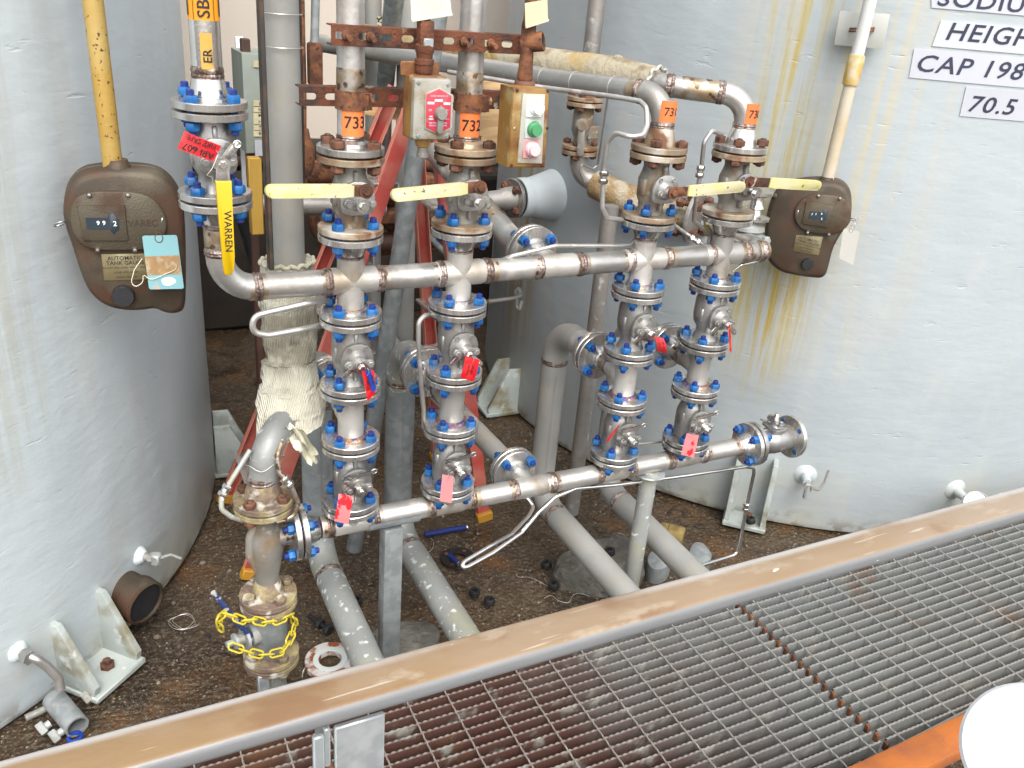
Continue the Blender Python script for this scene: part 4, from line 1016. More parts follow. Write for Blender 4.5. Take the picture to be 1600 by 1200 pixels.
for i in range(na):
    for j in range(nb_): q = i*(nb_+1)+j; fs.append([q, q+1, q+nb_+2, q+nb_+1])
m0 = len(vs); vs += [p+V((0, .007, .002)) for p in vs]; fs += [[q+m0 for q in f][::-1] for f in fs]
mb = MB(); mb.add(vs, fs); mb.build('torn_flap', Mt['fabric'], sv, sm=80)
for u, v in ((432, 20), (432, 72)):
    q = pY(u, v, .27); MB().tube([(X1+.052*math.cos(k*PI/12), .27+.052*math.sin(k*PI/12), q.z) for k in range(24)], .0012, 6, closed=True).build('wire_tie', Mt['wire'], t)
MB().tube([(X0+.040*math.cos(k*PI/12), .0+.040*math.sin(k*PI/12), Z1+.12+.006*math.sin(k)) for k in range(24)], .0012, 6, closed=True).build('wire_tie', Mt['wire'], t)
# dark angle irons either side of it
for k, (u0, v0, u1, v1) in enumerate(((401, 0, 421, 420), (466, 0, 470, 300))):
    a = pY(u0+4, v0, .31 if k else .20); b_ = pY(u1+2, v1, .31 if k else .20); d = (a-b_).normalized()
    L = 2.7-b_.z
    o = MB().box((b_.x, b_.y, b_.z+L/2), (.012, .03, L), bev=.002).build('angle_iron', mat('blackened steel bar', (.045, .038, .033), .7, .1, .2, (.10, .055, .035), 22, (.5, .65)))
    tag(o, ['dark rusty flat bar along the left side of the sleeved pipe', 'dark rusty flat bar along the right side of the sleeved pipe'][k], 'steel bar', 'dark bars beside the sleeved pipe')
t = thing('cast_tee', 'old grey cast pipe tee at lower left joined to the lower header by blue bolts', 'pipe tee', (X0, 0, Z2))
flange(t, (X0, 0, Z1), (0, 0, -1), 'ycorrode', None, None)
MB().lathe([(.034, Z1-.018), (.040, Z1-.035), (.030, Z1-.055), (.044, Z1-.10), (.046, Z1-.14), (.036, Z1-.20), (.030, Z1-.23), (.031, Z2+.05)], (X0, 0, 0), seg=36).build('body', Mt['cast_dirty'], t, sm=60)
MB().tube([(X0-.012, -.006, Z1-.05), (X0-.040, -.01, Z1-.09), (X0-.044, -.012, Z1-.15), (X0-.02, -.006, Z1-.21)], .012, 12, bend=.04).build('rib', Mt['cast_dirty'], t, sm=60)
MB().lathe([(.040, 0), (.034, .02), (.030, .05), (.031, xl-X0-.018)], (X0, 0, ZL), (1, 0, 0), 30).build('branch', Mt['heat'], t)
flange(t, (xl, 0, ZL), (-1, 0, 0), 'flange', None, None)
flange(t, (X0, 0, Z2), (0, 0, 1), 'ycorrode', 'neck', 'pale', nl=.04, angs=(20, 110, 200, 290), th=.018)
v_ = thing('ball_valve', 'corroded yellow stained valve at bottom left wound with yellow plastic chain', 'ball valve', (X0, 0, Z3))
flange(v_, (X0, 0, Z2), (0, 0, -1), 'ycorrode'); flange(v_, (X0, 0, Z3), (0, 0, 1), 'ycorrode', None, 'pale', angs=(20, 110, 200, 290))
MB().lathe([(.036, Z3+.015), (.045, Z3+.04), (.048, Z3+.09), (.048, Z2-.05), (.040, Z2-.02)], (X0, 0, 0), seg=36).build('body', Mt['galv'], v_, sm=60)
sx = V((-1, -.25, 0)).normalized(); sc = V((X0, 0, (Z2+Z3)/2))
mb = MB(); mb.lathe([(.030, .03), (.030, .058), (.020, .06), (.020, .066), (.034, .068), (.034, .076), (.016, .078), (.016, .095), (.022, .096), (.022, .104), (.009, .106), (.009, .125)], sc, sx, 28); mb.build('bonnet', Mt['coilgrey'], v_)
p1 = pY(388, 990, -.03); p0 = pY(333, 925, -.03)
hd = MB(); hd.tube([p1+V((.01, 0, -.01)), p1, p1.lerp(p0, .3)+V((-.006, 0, .004)), p0], .0075, 12, rf=lambda k: .006+.003*math.sin(k*2.8)); hd.build('valve_lever', Mt['bluehandle'], v_)
b = thing('stub_pipe', 'short flanged pipe under the corroded valve, half hidden by the handrail', 'pipe', (X0, 0, Z3))
flange(b, (X0, 0, Z3), (0, 0, -1), 'ycorrode'); MB().cyl((X0, 0, 0), (X0, 0, Z3-.016), .038, 28).build('pipe', Mt['hotpipe'], b)
MB().box((X0-.035, -.05, .10), (.03, .03, .2), bev=.003).build('support_leg', Mt['galvlight'], b)
def chain(pts, m, name, label, L=.040, w=.020, r=.0028, drop=None):
    P = fillet([V(p) for p in pts], .03, 6); mb = MB(); acc = 0; out = [P[0]]; step = L*.72
    seglen = [(P[i+1]-P[i]).length for i in range(len(P)-1)]; tot = sum(seglen); n = int(tot/step)
    def at(s):
        for i, l in enumerate(seglen):
            if s <= l: return P[i].lerp(P[i+1], s/l if l else 0)
            s -= l
        return P[-1]
    for i in range(n):
        a, c = at(i*step), at((i+1)*step); d = (c-a).normalized(); mid_ = (a+c)/2
        x, y, z = ortho(d); q = R(40+90*(i % 2)); s_ = x*math.cos(q)+y*math.sin(q)
        pl = []
        for k in range(16):
            tt = 2*PI*k/16; e_ = L/2-w/2
            pl.append(mid_+d*((e_ if math.cos(tt) > 0 else -e_)+w/2*math.cos(tt))+s_*(w/2*math.sin(tt)))
        mb.tube(pl, r, 8, closed=True)
    o = mb.build(name, Mt[m]); tag(o, label, 'chain'); return o
cy = -.075
chain([pY(345, 985, -.05), pY(341, 962, -.07), pY(352, 958, -.08), pY(385, 972, -.085), pY(402, 968, -.08), pY(418, 975, -.082), pY(440, 968, -.078), pY(458, 958, -.055), pY(461, 980, -.03), pY(452, 1002, -.06), pY(440, 1020, -.082), pY(412, 1024, -.085), pY(385, 1018, -.082), pY(365, 1010, -.07), pY(346, 1008, -.06)],
      'chain', 'yellow_chain', 'yellow plastic chain looped round the corroded valve at bottom left')
chain([pY(1099, 340, .06), pY(1101, 352, .05), pY(1108, 366, .05), pY(1112, 378, .06)], 'chain', 'yellow_chain', 'short yellow chain hanging behind the upper header near its right end')
# ------------------------------------------------------------------ strut channels
def strut(label, u0, v0, u1, v1, y, xend=None, skip=()):
    a, c = pY(u0, v0, y), pY(u1, v1, y); z = (a.z+c.z)/2
    t = thing('strut_channel', label, 'strut channel', (a.x, y, z), 'slotted rusty strut channels')
    L = c.x-a.x; h = .041; mb = MB()
    mb.box((a.x+L/2, y+.018, z+h/2-.0015), (L, .038, .003), bev=.0008); mb.box((a.x+L/2, y+.018, z-h/2+.0015), (L, .038, .003), bev=.0008)
    # slotted web facing the camera
    sw, sh, pit = .028, .014, .0476; x = a.x; n = int(L/pit); yy0, yy1 = y-.0025, y
    mb.box((a.x+L/2, (yy0+yy1)/2, z+(h/2+sh/2)/2), (L, .0026, h/2-sh/2), bev=.0004)
    mb.box((a.x+L/2, (yy0+yy1)/2, z-(h/2+sh/2)/2), (L, .0026, h/2-sh/2), bev=.0004)
    fr = Frame((0, yy1, z), (1, 0, 0), (0, -1, 0)); fr.y = V((0, 0, 1))
    for k in range(n+1):
        xa = a.x+k*pit-(pit-sw)/2; xb = xa+(pit-sw); r = sh/2; pl = []
        if xa-r < a.x or xb+r > a.x+L:
            x0_, x1_ = max(xa, a.x), min(xb, a.x+L)
            if x1_-x0_ > .003: mb.prism([(x0_, -r), (x1_, -r), (x1_, r), (x0_, r)], fr, .0001, .0024)
            continue
        for j in range(9):
            tt = -PI/2+PI*j/8; pl.append((xb+r-r*math.cos(tt), r*math.sin(tt)))
        for j in range(9):
            tt = PI/2+PI*j/8; pl.append((xa-r-r*math.cos(tt), r*math.sin(tt)))
        if xb-xa > .004: mb.prism(pl, fr, .0001, .0024)
    mb.build('channel', Mt['strut'], t, sm=30)
    return t, z
s1_, zs1 = strut('upper rusty slotted channel clamped across the pipes, level with the pale plates', 517, 55, 826, 70, -.045)
s2_, zs2_ = strut('lower rusty slotted channel behind the pipes 733 and 732', 467, 143, 790, 163, .038)
for u in (540, 577, 723, 765):
    p = pY(u, 55+(u-540)*.055, -.045)
    mb = MB(); mb.lathe([(.009, 0), (.0105, .004), (.009, .010)], p+V((0, -.002, 0)), (0, -1, 0), 14); mb.cyl(p, p+V((.0, -.036, -.004)), .0055, 10); mb.build('clamp_bolt', Mt['rust'], s1_)
for i in (0, 1):
    x = XC[i]; z = zs2_
    mb = MB(); mb.lathe([(RP+.001, -.020), (RP+.0045, -.020), (RP+.0045, .020), (RP+.001, .020)], (x, 0, z), seg=30)
    mb.box((x+.022, -.030, z), (.006, .022, .036), (1, .6, 0), bev=.001); mb.box((x+.032, -.024, z), (.006, .022, .036), (1, .6, 0), bev=.001); mb.hexa((x+.034, -.032, z), (1, .2, 0), .009, .008)
    mb.build('pipe_clamp', Mt['rust'], s2_)
# ------------------------------------------------------------------ pale plates and rusty conduit bodies
def sign(label, quad, y, m, z=None, th=.0015, name='plate_sign', lip=True):
    c = pY(sum(p[0] for p in quad)/4, sum(p[1] for p in quad)/4, y); fr = Frame(c, (1, 0, 0), (0, -1, 0)); fr.y = V((0, 0, 1))
    pl = [fr.uv(*p) for p in quad]; mb = MB().prism(pl, fr, -th, th*.5)
    if lip:
        a, b_ = V(pl[2]), V(pl[3]); mb.prism([tuple(a), tuple(b_), tuple(b_+V((0, .004))), tuple(a+V((0, .004)))], fr, .0, .005)
    o = mb.build(name, Mt[m]); tag(o, label, 'sign'); return o, fr
o, fr = sign('pale green blank plate at top centre above the red lettered switch', [(640, -30), (700, -34), (706, 24), (643, 34)], -.10, 'paleplate')
letter(mb := MB(), 'NO. 3  PUMP', .012, lambda x, y: fr.p(x, y+.030, .0012), center=True); mb.build('lettering', Mt['greyplate'], o)
o, fr = sign('small pale cream plate on the rusty fitting above the three buttons', [(820, 5), (855, -1), (856, 33), (821, 44)], -.11, 'cream')
c = pY(664, 66, -.09)
t = thing('conduit_fitting', 'rusty orange conduit coupling crossing the upper channel over the red switch', 'conduit fitting', c)
zt_, zb2 = pY(664, 35, -.09).z, pY(664, 104, -.09).z
mb = MB(); mb.box((c.x, c.y, (zt_+c.z)/2-.004), (.031, .028, .055), bev=.003, bs=2)
MB().box((c.x+.002, c.y-.016, c.z), (.022, .006, .018), bev=.002).build('clip', Mt['galvlight'], t)
mb.lathe([(.017, -.075), (.019, -.07), (.019, -.058), (.021, -.056), (.021, -.046), (.017, -.044), (.018, -.034), (.0205, -.030), (.0205, -.018), (.0165, -.014)], c+V((0, 0, .012)), seg=20); mb.build('coupling', Mt['strut'], t)
MB().cyl((c.x, c.y+.004, zt_-.01), (c.x, c.y+.004, zt_+.5), .012, 14).build('conduit', Mt['strut'], t)
c = pY(823, 85, -.085)
t = thing('conduit_fitting', 'dark rusty conduit elbow body with square plug above the three buttons', 'conduit fitting', c)
mb = MB(); mb.lathe([(.0165, -.055), (.0185, -.05), (.0165, -.03), (.015, .0), (.017, .03), (.0165, .06), (.0135, .075), (.0135, .45)], c, seg=22)
ax = V((.75, -.62, .22)).normalized(); pc = c+V((.004, -.002, .024))
mb.lathe([(.016, -.018), (.0205, .012), (.0215, .030), (.0205, .032), (.017, .032), (.016, .027)], pc, ax, 26); mb.build('body', Mt['rust'], t, sm=50)
MB().box(pc+ax*.0315, (.013, .013, .004), (0, 0, 1), ax).build('square_plug', Mt['rubber'], t)
MB().lathe([(.019, -.030), (.0235, -.025), (.024, 0), (.0225, .006)], c+V((.001, 0, -.062)), seg=24).build('hub', mat('brown hub', (.17, .075, .05), .7), t)
# ------------------------------------------------------------------ switch with red label
yb = -.135
def bfr(u, v, y):
    f = Frame(pY(u, v, y), (1, 0, 0), (0, -1, 0)); f.y = V((0, 0, 1)); return f
f = bfr(674, 170, yb); t = thing('rotary_switch', 'weathered metal switch box with a red label and grey rotary knob', 'switch', f.o)
a, b_ = f.uv(644, 218), f.uv(705, 124)
MB().prism(rrect(a[0], a[1]-.003, b_[0]-.004, b_[1]+.004, .006), f, -.062, -.012, .002).build('back_box', Mt['boxyellow'], t)
MB().box(f.p((a[0]+b_[0])/2-.008, b_[1]+.013, -.058), (b_[0]-a[0]+.004, .005, .03), bev=.002).build('mounting_ear', Mt['boxyellow'], t)
cv = MB().prism(rrect(a[0], a[1], b_[0], b_[1], .006), f, -.012, .004, .004).build('cover', Mt['coverplate'], t)
rp = [f.uv(*p) for p in ((665, 149), (682, 139), (702, 150), (700, 202), (686, 208), (661, 200))]
rp = [f.uv(*p) for p in ((664, 147), (684, 138), (703, 149), (701, 198), (683, 208), (663, 198))]
MB().prism([(x*1.12-.0, y*1.06) for x, y in rp], f, .004, .008, .001).build('raised_panel', Mt['coverplate'], cv)
rl = MB().prism(rp, f, .0078, .0090, .0004).build('red_label', Mt['redlabel'], cv)
mb = MB()
for (u, v, wd, hh) in ((683, 156, 14, 4), (671, 160, 12, 4), (696, 161, 12, 4), (671, 181, 6, 2), (671, 185, 8, 2)):
    q = f.uv(u, v); k = .0013/1.0; mb.box(f.p(q[0], q[1], .0092), (wd*k, .0004, hh*k))
for (u, v, tx, sz) in ((684, 149, 'CLASS I GROUPS C D', .0042), (670, 171, 'CR', .006), (696, 171, 'ON', .004), (682, 191, 'KEEP TIGHTLY CLOSED', .0040), (682, 195, 'DISCONNECT POWER', .0040), (696, 185, '600 V', .0040)):
    q = f.uv(u, v); letter(mb, tx, sz, lambda x, y: f.p(q[0]+x, q[1]+y, .0093), center=True)
mb.build('label_printing', Mt['paper'], rl)
q = f.uv(685, 176); q2 = f.uv(683, 203)
kb = MB(); kb.lathe([(.0135, .008), (.0135, .020), (.0115, .024), (.002, .024)], f.p(*q), f.z, 26)
kb.prism(stadium(q, q2, .013), f, .010, .019, .003); kb.prism([(q[0]-.010, q[1]+.006), (q[0], q[1]+.017), (q[0]+.011, q[1]+.006)], f, .010, .018, .002); kb.build('rotary_knob', Mt['cast_dirty'], t)
for (u, v) in ((653, 129), (699, 132), (652, 212), (697, 213)):
    q = f.uv(u, v); mb = MB(); mb.lathe([(.0042, .003), (.0042, .0055), (.0034, .0062)], f.p(*q), f.z, 14); mb.box(f.p(q[0], q[1], .0062), (.0065, .0005, .0009)); mb.build('screw', Mt['galv'], cv)
c = f.p((a[0]+b_[0])/2-.004, a[1], -.035)
MB().lathe([(.0175, 0), (.0175, -.012), (.0155, -.020), (.012, -.022)], c, seg=22).build('hub', Mt['boxyellow'], t)
MB().lathe([(.0115, -.022), (.0115, -.034), (.0135, -.036), (.0135, -.044), (.009, -.046)], c, seg=18).build('plug', Mt['cast_dirty'], t)
# ------------------------------------------------------------------ three button station
f = bfr(826, 200, -.155); t = thing('push_button_station', 'yellow brown box with a white, a green and a bleached pink push button', 'switch', f.o)
qd = [f.uv(*p) for p in ((793, 262), (851, 262), (858, 140), (801, 137))]
MB().prism(qd, f, -.062, -.0, .002).build('back_box', Mt['boxyellow'], t)
qi = [(x*.97, y*.97) for x, y in qd]; MB().prism(qi, f, 0, .003, .001).build('front_plate', Mt['boxyellow'], t)
ip = [f.uv(*p) for p in ((807, 254), (845, 255), (850, 147), (815, 146))]
fp = MB().prism(ip, f, .003, .006, .001).build('insert_frame', Mt['coverplate'], t)
for (vc, pm, bm_, un, ring) in ((167, 'white', 'white', 833, 'white'), (201, 'greyplate', 'greenbtn', 830, 'greenbtn'), (232, 'pinkplate', 'pinkbtn', 827, 'pinkplate')):
    q = f.uv(un, vc); p_ = MB().box(f.p(q[0], q[1], .0065), (.039, .003, .041), bev=.001).build('button_plate', Mt[pm], fp)
    q = (q[0]+.003, q[1])
    MB().lathe([(.0175, .007), (.0175, .011), (.0155, .017), (.0135, .018), (.0135, .023), (.0125, .026), (.001, .0262)], f.p(*q), f.z, 30).build('push_button', Mt[bm_], p_)
for (u, v) in ((807, 141), (855, 142), (803, 200), (854, 200), (798, 258), (846, 258)):
    q = f.uv(u, v); MB().lathe([(.0036, 0), (.0036, .0045), (.002, .005)], f.p(*q), f.z, 12).build('screw', Mt['strut'], t)
# ------------------------------------------------------------------ tank gauges
def gauge(fr, T, label, outline, pill, win, winpoly, plate, knob, brand, nums, bolts, eyes, depth, neck):
    t = thing('tank_gauge', label, 'tank gauge', fr.o)
    pl = [fr.uv(*p) for p in outline]
    cx = sum(p[0] for p in pl)/len(pl); cy_ = sum(p[1] for p in pl)/len(pl)
    bd = MB().prism(smooth(pl, 2), fr, -depth, 0, .016, taper=.985)
    for (u, v) in bolts[4:]: q = fr.uv(u, v); bd.lathe([(.012, -.03), (.011, -.008), (.006, -.004)], fr.p(*q), fr.z, 14)
    b = bd.build('housing', Mt['gauge'], t, sm=60)
    MB().prism(smooth([(cx+(x-cx)*1.015, cy_+(y-cy_)*1.01) for x, y in pl], 2), fr, -depth*.72, -depth*.6, .003).build('rear_rim', Mt['gauge'], t, sm=60)
    q = [fr.uv(*p) for p in pill]; cv = MB().prism(smooth(q, 2), fr, -.004, .013, .005).build('cover', Mt['gaugelid'], t, sm=60)
    q = [fr.uv(*p) for p in win]; wf = MB().prism(q, fr, .012, .019, .003).build('window_frame', Mt['gaugelid'], cv)
    q = [fr.uv(*p) for p in winpoly]; gl = MB().prism(q, fr, .0185, .0198, .0003).build('counter_window', Mt['glass'], wf)
    mb = MB()
    for (u, v, tx, sz) in nums:
        q = fr.uv(u, v); letter(mb, tx, sz, lambda x, y: fr.p(q[0]+x, q[1]+y, .0202), center=True)
    mb.build('digits', Mt['white'], gl)
    (u, v, sz, ang) = brand; q = fr.uv(u, v); mb = MB()
    vs, fs = text_geo('VAREC', sz); 
    letter(mb, 'VAREC', sz, lambda x, y: fr.p(q[0]+x, q[1]+y, .0142), center=True, rot=ang); mb.build('raised_lettering', Mt['gauge'], cv)
    q = [fr.uv(*p) for p in plate]; np_ = MB().prism(q, fr, -.001, .002, .0004).build('nameplate', Mt['plate'], t)
    c0 = ((q[0][0]+q[2][0])/2, (q[0][1]+q[2][1])/2); hh = abs(q[0][1]-q[2][1]); mb = MB()
    for k, (tx, s_) in enumerate((('AUTOMATIC', .2), ('TANK GAUGE', .2), ('DO NOT OPEN UNTIL TANK IS VENTED', .085), ('LIQUID LEVEL IN FEET', .085), ('PATENT PENDING', .085))):
        letter(mb, tx, hh*s_, lambda x, y: fr.p(c0[0]+x, c0[1]+hh*(.34-.18*k)+y, .0023), center=True, rot=ang)
    mb.build('lettering', Mt['blackplastic'], np_)
    u, v, kr = knob; q = fr.uv(u, v); mb = MB(); x, y, a_ = ortho(fr.z)
    mb.lathe([(kr*.9, -.005), (kr, .004), (kr, .018), (kr*.9, .022), (kr*.1, .022)], fr.p(*q), fr.z, 36, wob=.02); mb.build('knob', Mt['blackplastic'], t)
    for (u, v) in bolts[:4]:
        q = fr.uv(u, v); MB().lathe([(.0062, .012), (.0062, .015), (.004, .0185), (.001, .019)], fr.p(*q), fr.z, 14).build('screw', Mt['bright'], cv)
    for (u, v, dx, dy) in eyes:
        q = fr.uv(u, v); c_ = fr.p(q[0], q[1], .006); e1 = (fr.x*dx+fr.y*dy).normalized()
        MB().tube([c_+e1*(.013*math.cos(k*PI/8))+(fr.z*.8+fr.y*.6)*(.008*math.sin(k*PI/8)) for k in range(16)], .0022, 8, closed=True).build('eye_ring', Mt['bright'], t)
    for k in (-.09, .06):
        mb = MB(); mb.box(fr.p(0, k, -depth-.04), (.05, .03, .10), fr.x, fr.y, .004); mb.build('wall_mount', Mt['gauge'], t)
    (u, v, r_) = neck; q = fr.uv(u, v)
    MB().lathe([(r_*1.55, -.02), (r_*1.55, .0), (r_*1.25, .012), (r_*1.15, .02)], fr.p(q[0], q[1], -depth*.45), fr.y, 26).build('inlet_hub', Mt['gauge'], t)
    return t
OL = [(97, 325), (104, 292), (124, 272), (160, 266), (215, 266), (250, 272), (272, 290), (286, 318), (290, 370), (291, 440), (290, 486), (276, 493), (258, 492), (243, 484), (222, 488), (190, 488), (160, 479), (138, 458), (126, 430), (112, 385), (100, 352)]
PL_ = [(113, 312), (135, 298), (175, 297), (215, 299), (240, 308), (257, 330), (262, 352), (255, 375), (235, 388), (180, 390), (140, 388), (118, 372), (108, 342)]
tGL = gauge(fGL, TL, 'brown bronze tank level gauge on the left tank with a turquoise tag', OL, PL_, [(121, 319), (195, 318), (201, 373), (131, 373)],
      [(134, 337), (168, 337), (171, 330), (177, 330), (186, 339), (187, 355), (178, 363), (172, 355), (137, 355)], [(158, 397), (232, 396), (234, 436), (163, 438)],
      (193, 460, .0265), (223, 346, .022, 0), [(154, 345, '9', .014), (163, 345, '9', .014), (180, 346, '2', .017)],
      [(140, 303), (200, 303), (153, 388), (211, 388), (118, 300), (250, 290)], [(93, 349, 1, .35), (253, 346, .3, 1)], .10, (183, 268, .021))
OR_ = [(1194, 380), (1197, 340), (1208, 305), (1228, 290), (1262, 284), (1300, 284), (1322, 291), (1331, 308), (1331, 335), (1326, 350), (1312, 370), (1301, 390), (1296, 412), (1289, 437), (1265, 435), (1243, 432), (1218, 426), (1202, 412), (1195, 398)]
PR_ = [(1245, 318), (1262, 303), (1285, 303), (1312, 306), (1327, 316), (1331, 334), (1327, 350), (1314, 362), (1295, 366), (1262, 362), (1246, 352), (1240, 336)]
tGR = gauge(fGR, TR, 'brown bronze tank level gauge on the right tank behind a yellow lever', OR_, PR_, [(1260, 314), (1303, 320), (1294, 354), (1253, 348)],
      [(1266, 328), (1286, 330), (1289, 324), (1294, 330), (1290, 343), (1284, 347), (1281, 341), (1263, 340)], [(1244, 367), (1286, 370), (1279, 399), (1239, 392)],
      (1262, 411, .0195), (1313, 339, .016, -.1), [(1269, 333, '7', .010), (1275, 333, '7', .010), (1284, 332, '6', .010), (1284, 340, '5', .010)],
      [(1279, 305), (1312, 309), (1262, 362), (1295, 365), (1211, 308), (1205, 335)], [(1246, 333, .1, 1), (1334, 342, 1, .2)], .11, (1290, 290, .018))
def hangtag(label, fr, quad, m, extra=None, name='hanging_tag', dz=.03):
    q = [fr.uv(*p) for p in quad]
    pts = []
    n = len(q)
    for i in range(n):
        a, p, c = V(q[i-1]), V(q[i]), V(q[(i+1) % n]); r = .006
        d1 = (a-p).normalized(); d2 = (c-p).normalized()
        for k in range(5):
            tt = k/4; pts.append(tuple(((p+d1*r)*(1-tt)**2+p*2*tt*(1-tt)+(p+d2*r)*tt**2)))
    o = MB().prism(pts, fr, dz-.0008, dz+.0008).build(name, Mt[m] if isinstance(m, str) else m); tag(o, label, 'tag'); return o
o = hangtag('turquoise tag with a rusty band hanging on the left tank gauge', fGL, [(222, 363), (276, 362), (287, 445), (233, 446)], 'turq')
q = [fGL.uv(*p) for p in ((226, 395), (279, 393), (283, 422), (230, 424))]; MB().prism(q, fGL, .0309, .0316).build('rust_band', mat('rusty paper band', (.36, .22, .10), .7, 0, .1, (.45, .38, .26), 60, (.45, .6)), o)
q = [fGL.uv(*p) for p in ((251, 429), (268, 426), (277, 434), (264, 441), (254, 439))]; MB().prism(smooth(q), fGL, .0309, .0314).build('bare_patch', Mt['white'], o)
q = fGL.uv(248, 366); MB().tube([fGL.p(q[0]+.009*math.cos(k*PI/7), q[1]+.012*math.sin(k*PI/7), .031) for k in range(14)], .0012, 6, closed=True).build('tie', Mt['rust'], o)
mb = MB(); pts = [fGL.uv(*p) for p in ((222, 398), (210, 415), (205, 435), (212, 442), (225, 434), (222, 420), (235, 432), (262, 420), (275, 415), (276, 408))]
mb.tube(fillet([fGL.p(x, y, .0335) for x, y in pts], .02, 5), .0011, 6); o = mb.build('string', Mt['fabric']); tag(o, 'frayed beige string over the turquoise tag on the left gauge', 'string')
o = hangtag('bleached cream tag on a chain at the right side of the right tank gauge', fGR, [(1318, 355), (1343, 361), (1333, 413), (1311, 402)], 'cream', dz=.01); o.data.materials[0] = mat('bleached cream tag', (.44, .43, .40), .5, 0, .05, (.40, .29, .12), 9, (.6, .75))
mb = MB()
for k, (u, v) in enumerate(((1337, 345), (1333, 352), (1330, 358))):
    q = fGR.uv(u, v); mb.tube([fGR.p(q[0]+.006*math.cos(j*PI/6), q[1]+.008*math.sin(j*PI/6), .011) for j in range(12)], .0013, 6, closed=True)
mb.build('tag_chain', Mt['wire'], o)
# conduits rising from the gauges
f0 = fGL.sh(-.045); a = f0.p(*f0.uv(178, 272)); zc = a+V((0, 0, 1.2))
t = thing('gauge_conduit', 'speckled yellow painted pipe rising from the left tank gauge', 'conduit', a)
b0 = pT(145, 0, TL, (fGL.o-V((TL[0], TL[1], fGL.o.z))).length-TL[2]-.045); d = (b0-a).normalized()
MB().cyl(a, a+d*1.3, .0225, 30).build('conduit', Mt['ypipe'], t); MB().lathe([(.0275, -.004), (.0275, .012), (.024, .016)], a, d, 26).build('coupling', Mt['gauge'], t)
f0 = fGR.sh(-.06); a = f0.p(*f0.uv(1291, 288)); b0 = pT(1360, 0, TR, .13-.0); d = (b0-a).normalized()
t = thing('gauge_conduit', 'cream stained pipe rising from the right tank gauge to a wall bracket', 'conduit', a)
cream = mat('cream stained conduit', (.46, .41, .32), .5, 0, .06, (.40, .29, .14), 5, (.45, .65))
m1, m2 = f0.p(*f0.uv(1324, 130)), f0.p(*f0.uv(1333, 88))
k1 = (m1-a).dot(d); k2 = (m2-a).dot(d)
MB().cyl(a, a+d*k1, .0205, 26).build('conduit', cream, t)
MB().cyl(a+d*k2, a+d*2.0, .0205, 26).build('conduit', mat('white conduit', (.48, .49, .47), .5, 0, .05), t)
MB().lathe([(.0255, k1-.004), (.0262, k1), (.0262, k2), (.0235, k2+.006)], a, d, 26).build('coupling', mat('ochre stained coupling', (.36, .24, .06), .5, 0, .1, (.44, .38, .26), 16, (.5, .65)), t)
fb = tframe(1345, 45, TR, .055)
q = [fb.uv(*p) for p in ((1303, 70), (1379, 77), (1391, 22), (1312, 17))]
bp = MB().prism(q, fb, -.004, .004, .001).build('bracket_plate', mat('pale bracket plate', (.46, .47, .44), .55, 0, .05), t)
MB().box(fb.p(0, 0, -.03), (.05, .05, .055), fb.x, fb.y).build('stand_off', Mt['bracket'], t)
ub = fb.uv(1347, 44); mb = MB()
for dz in (0, -.008):
    pts = [fb.p(ub[0]+.036*math.cos(k*PI/10), ub[1]+dz+.004*math.cos(k*PI/10), .004+.055*max(0, math.sin(k*PI/10))) for k in range(11)]; mb.tube(pts, .0032, 8)
mb.build('wire_tie', Mt['rust'], t)
# ------------------------------------------------------------------ lettered strips on the right tank
def strip(label, quad, text, size, anchor, shear, sag=0):
    f = tframe(quad[0][0]+40, quad[0][1], TR, .0); rad = TR[2]
    th0 = math.atan2(f.z.y, f.z.x)
    def on(p, off):
        q = pT(p[0], p[1], TR, 0); return math.atan2(q.y-TR[1], q.x-TR[0]), q.z
    P = [on(p, 0) for p in quad]; mb = MB(); n = 16; vs = []; fs = []
    # quad: top-left, bottom-left; length given in metres to the right (increasing angle)
    (aT, zT), (aB, zB) = P[0], P[1]; L = quad[2]; 
    return None
def strip(label, tl, bl, length, text, size, tx, shear=.18, drop=0.0, rr=.0035):
    def on(p):
        q = pT(p[0], p[1], TR, 0); return math.atan2(q.y-TR[1], q.x-TR[0]), q.z
    (a1, z1), (a2, z2) = on(tl), on(bl); r = TR[2]+rr; n = 24; vs = []; fs = []
    for i in range(n+1):
        k = i/n
        wv = .0012*math.sin(7*k+a1*3)
        for (a0, z, e) in ((a2, z2, 0), (a1, z1, 1)):
            a = a0+k*length/r; zz = z-drop*k+(wv if e else 0)
            vs.append(V((TR[0]+r*math.cos(a), TR[1]+r*math.sin(a), zz)))
    for i in range(n): fs.append([i*2, i*2+2, i*2+3, i*2+1])
    m_ = len(vs); vs += [V((TR[0]+(p.x-TR[0])*.9975, TR[1]+(p.y-TR[1])*.9975, p.z)) for p in vs]
    for (i0, i1) in ((0, 1), (1, 2*n+1), (2*n, 2*n+1)): pass
    for i in range(n):
        fs.append([i*2+1, i*2+3, m_+i*2+3, m_+i*2+1]); fs.append([i*2, m_+i*2, m_+i*2+2, i*2+2])
    fs.append([0, 1, m_+1, m_])
    mb = MB(); mb.add(vs, fs); o = mb.build('lettered_strip', Mt['paper']); tag(o, label, 'label')
    q = pT(tx[0], tx[1], TR, 0); at = math.atan2(q.y-TR[1], q.x-TR[0]); zt = q.z; r2 = r+.0012; mb = MB()
    letter(mb, text, size, lambda x, y: V((TR[0]+r2*math.cos(at+x*1.2/r2), TR[1]+r2*math.sin(at+x*1.2/r2), zt+y-drop*x/length)), shear=shear, space=1.1)
    mb.build('lettering', Mt['navy'], o); return o
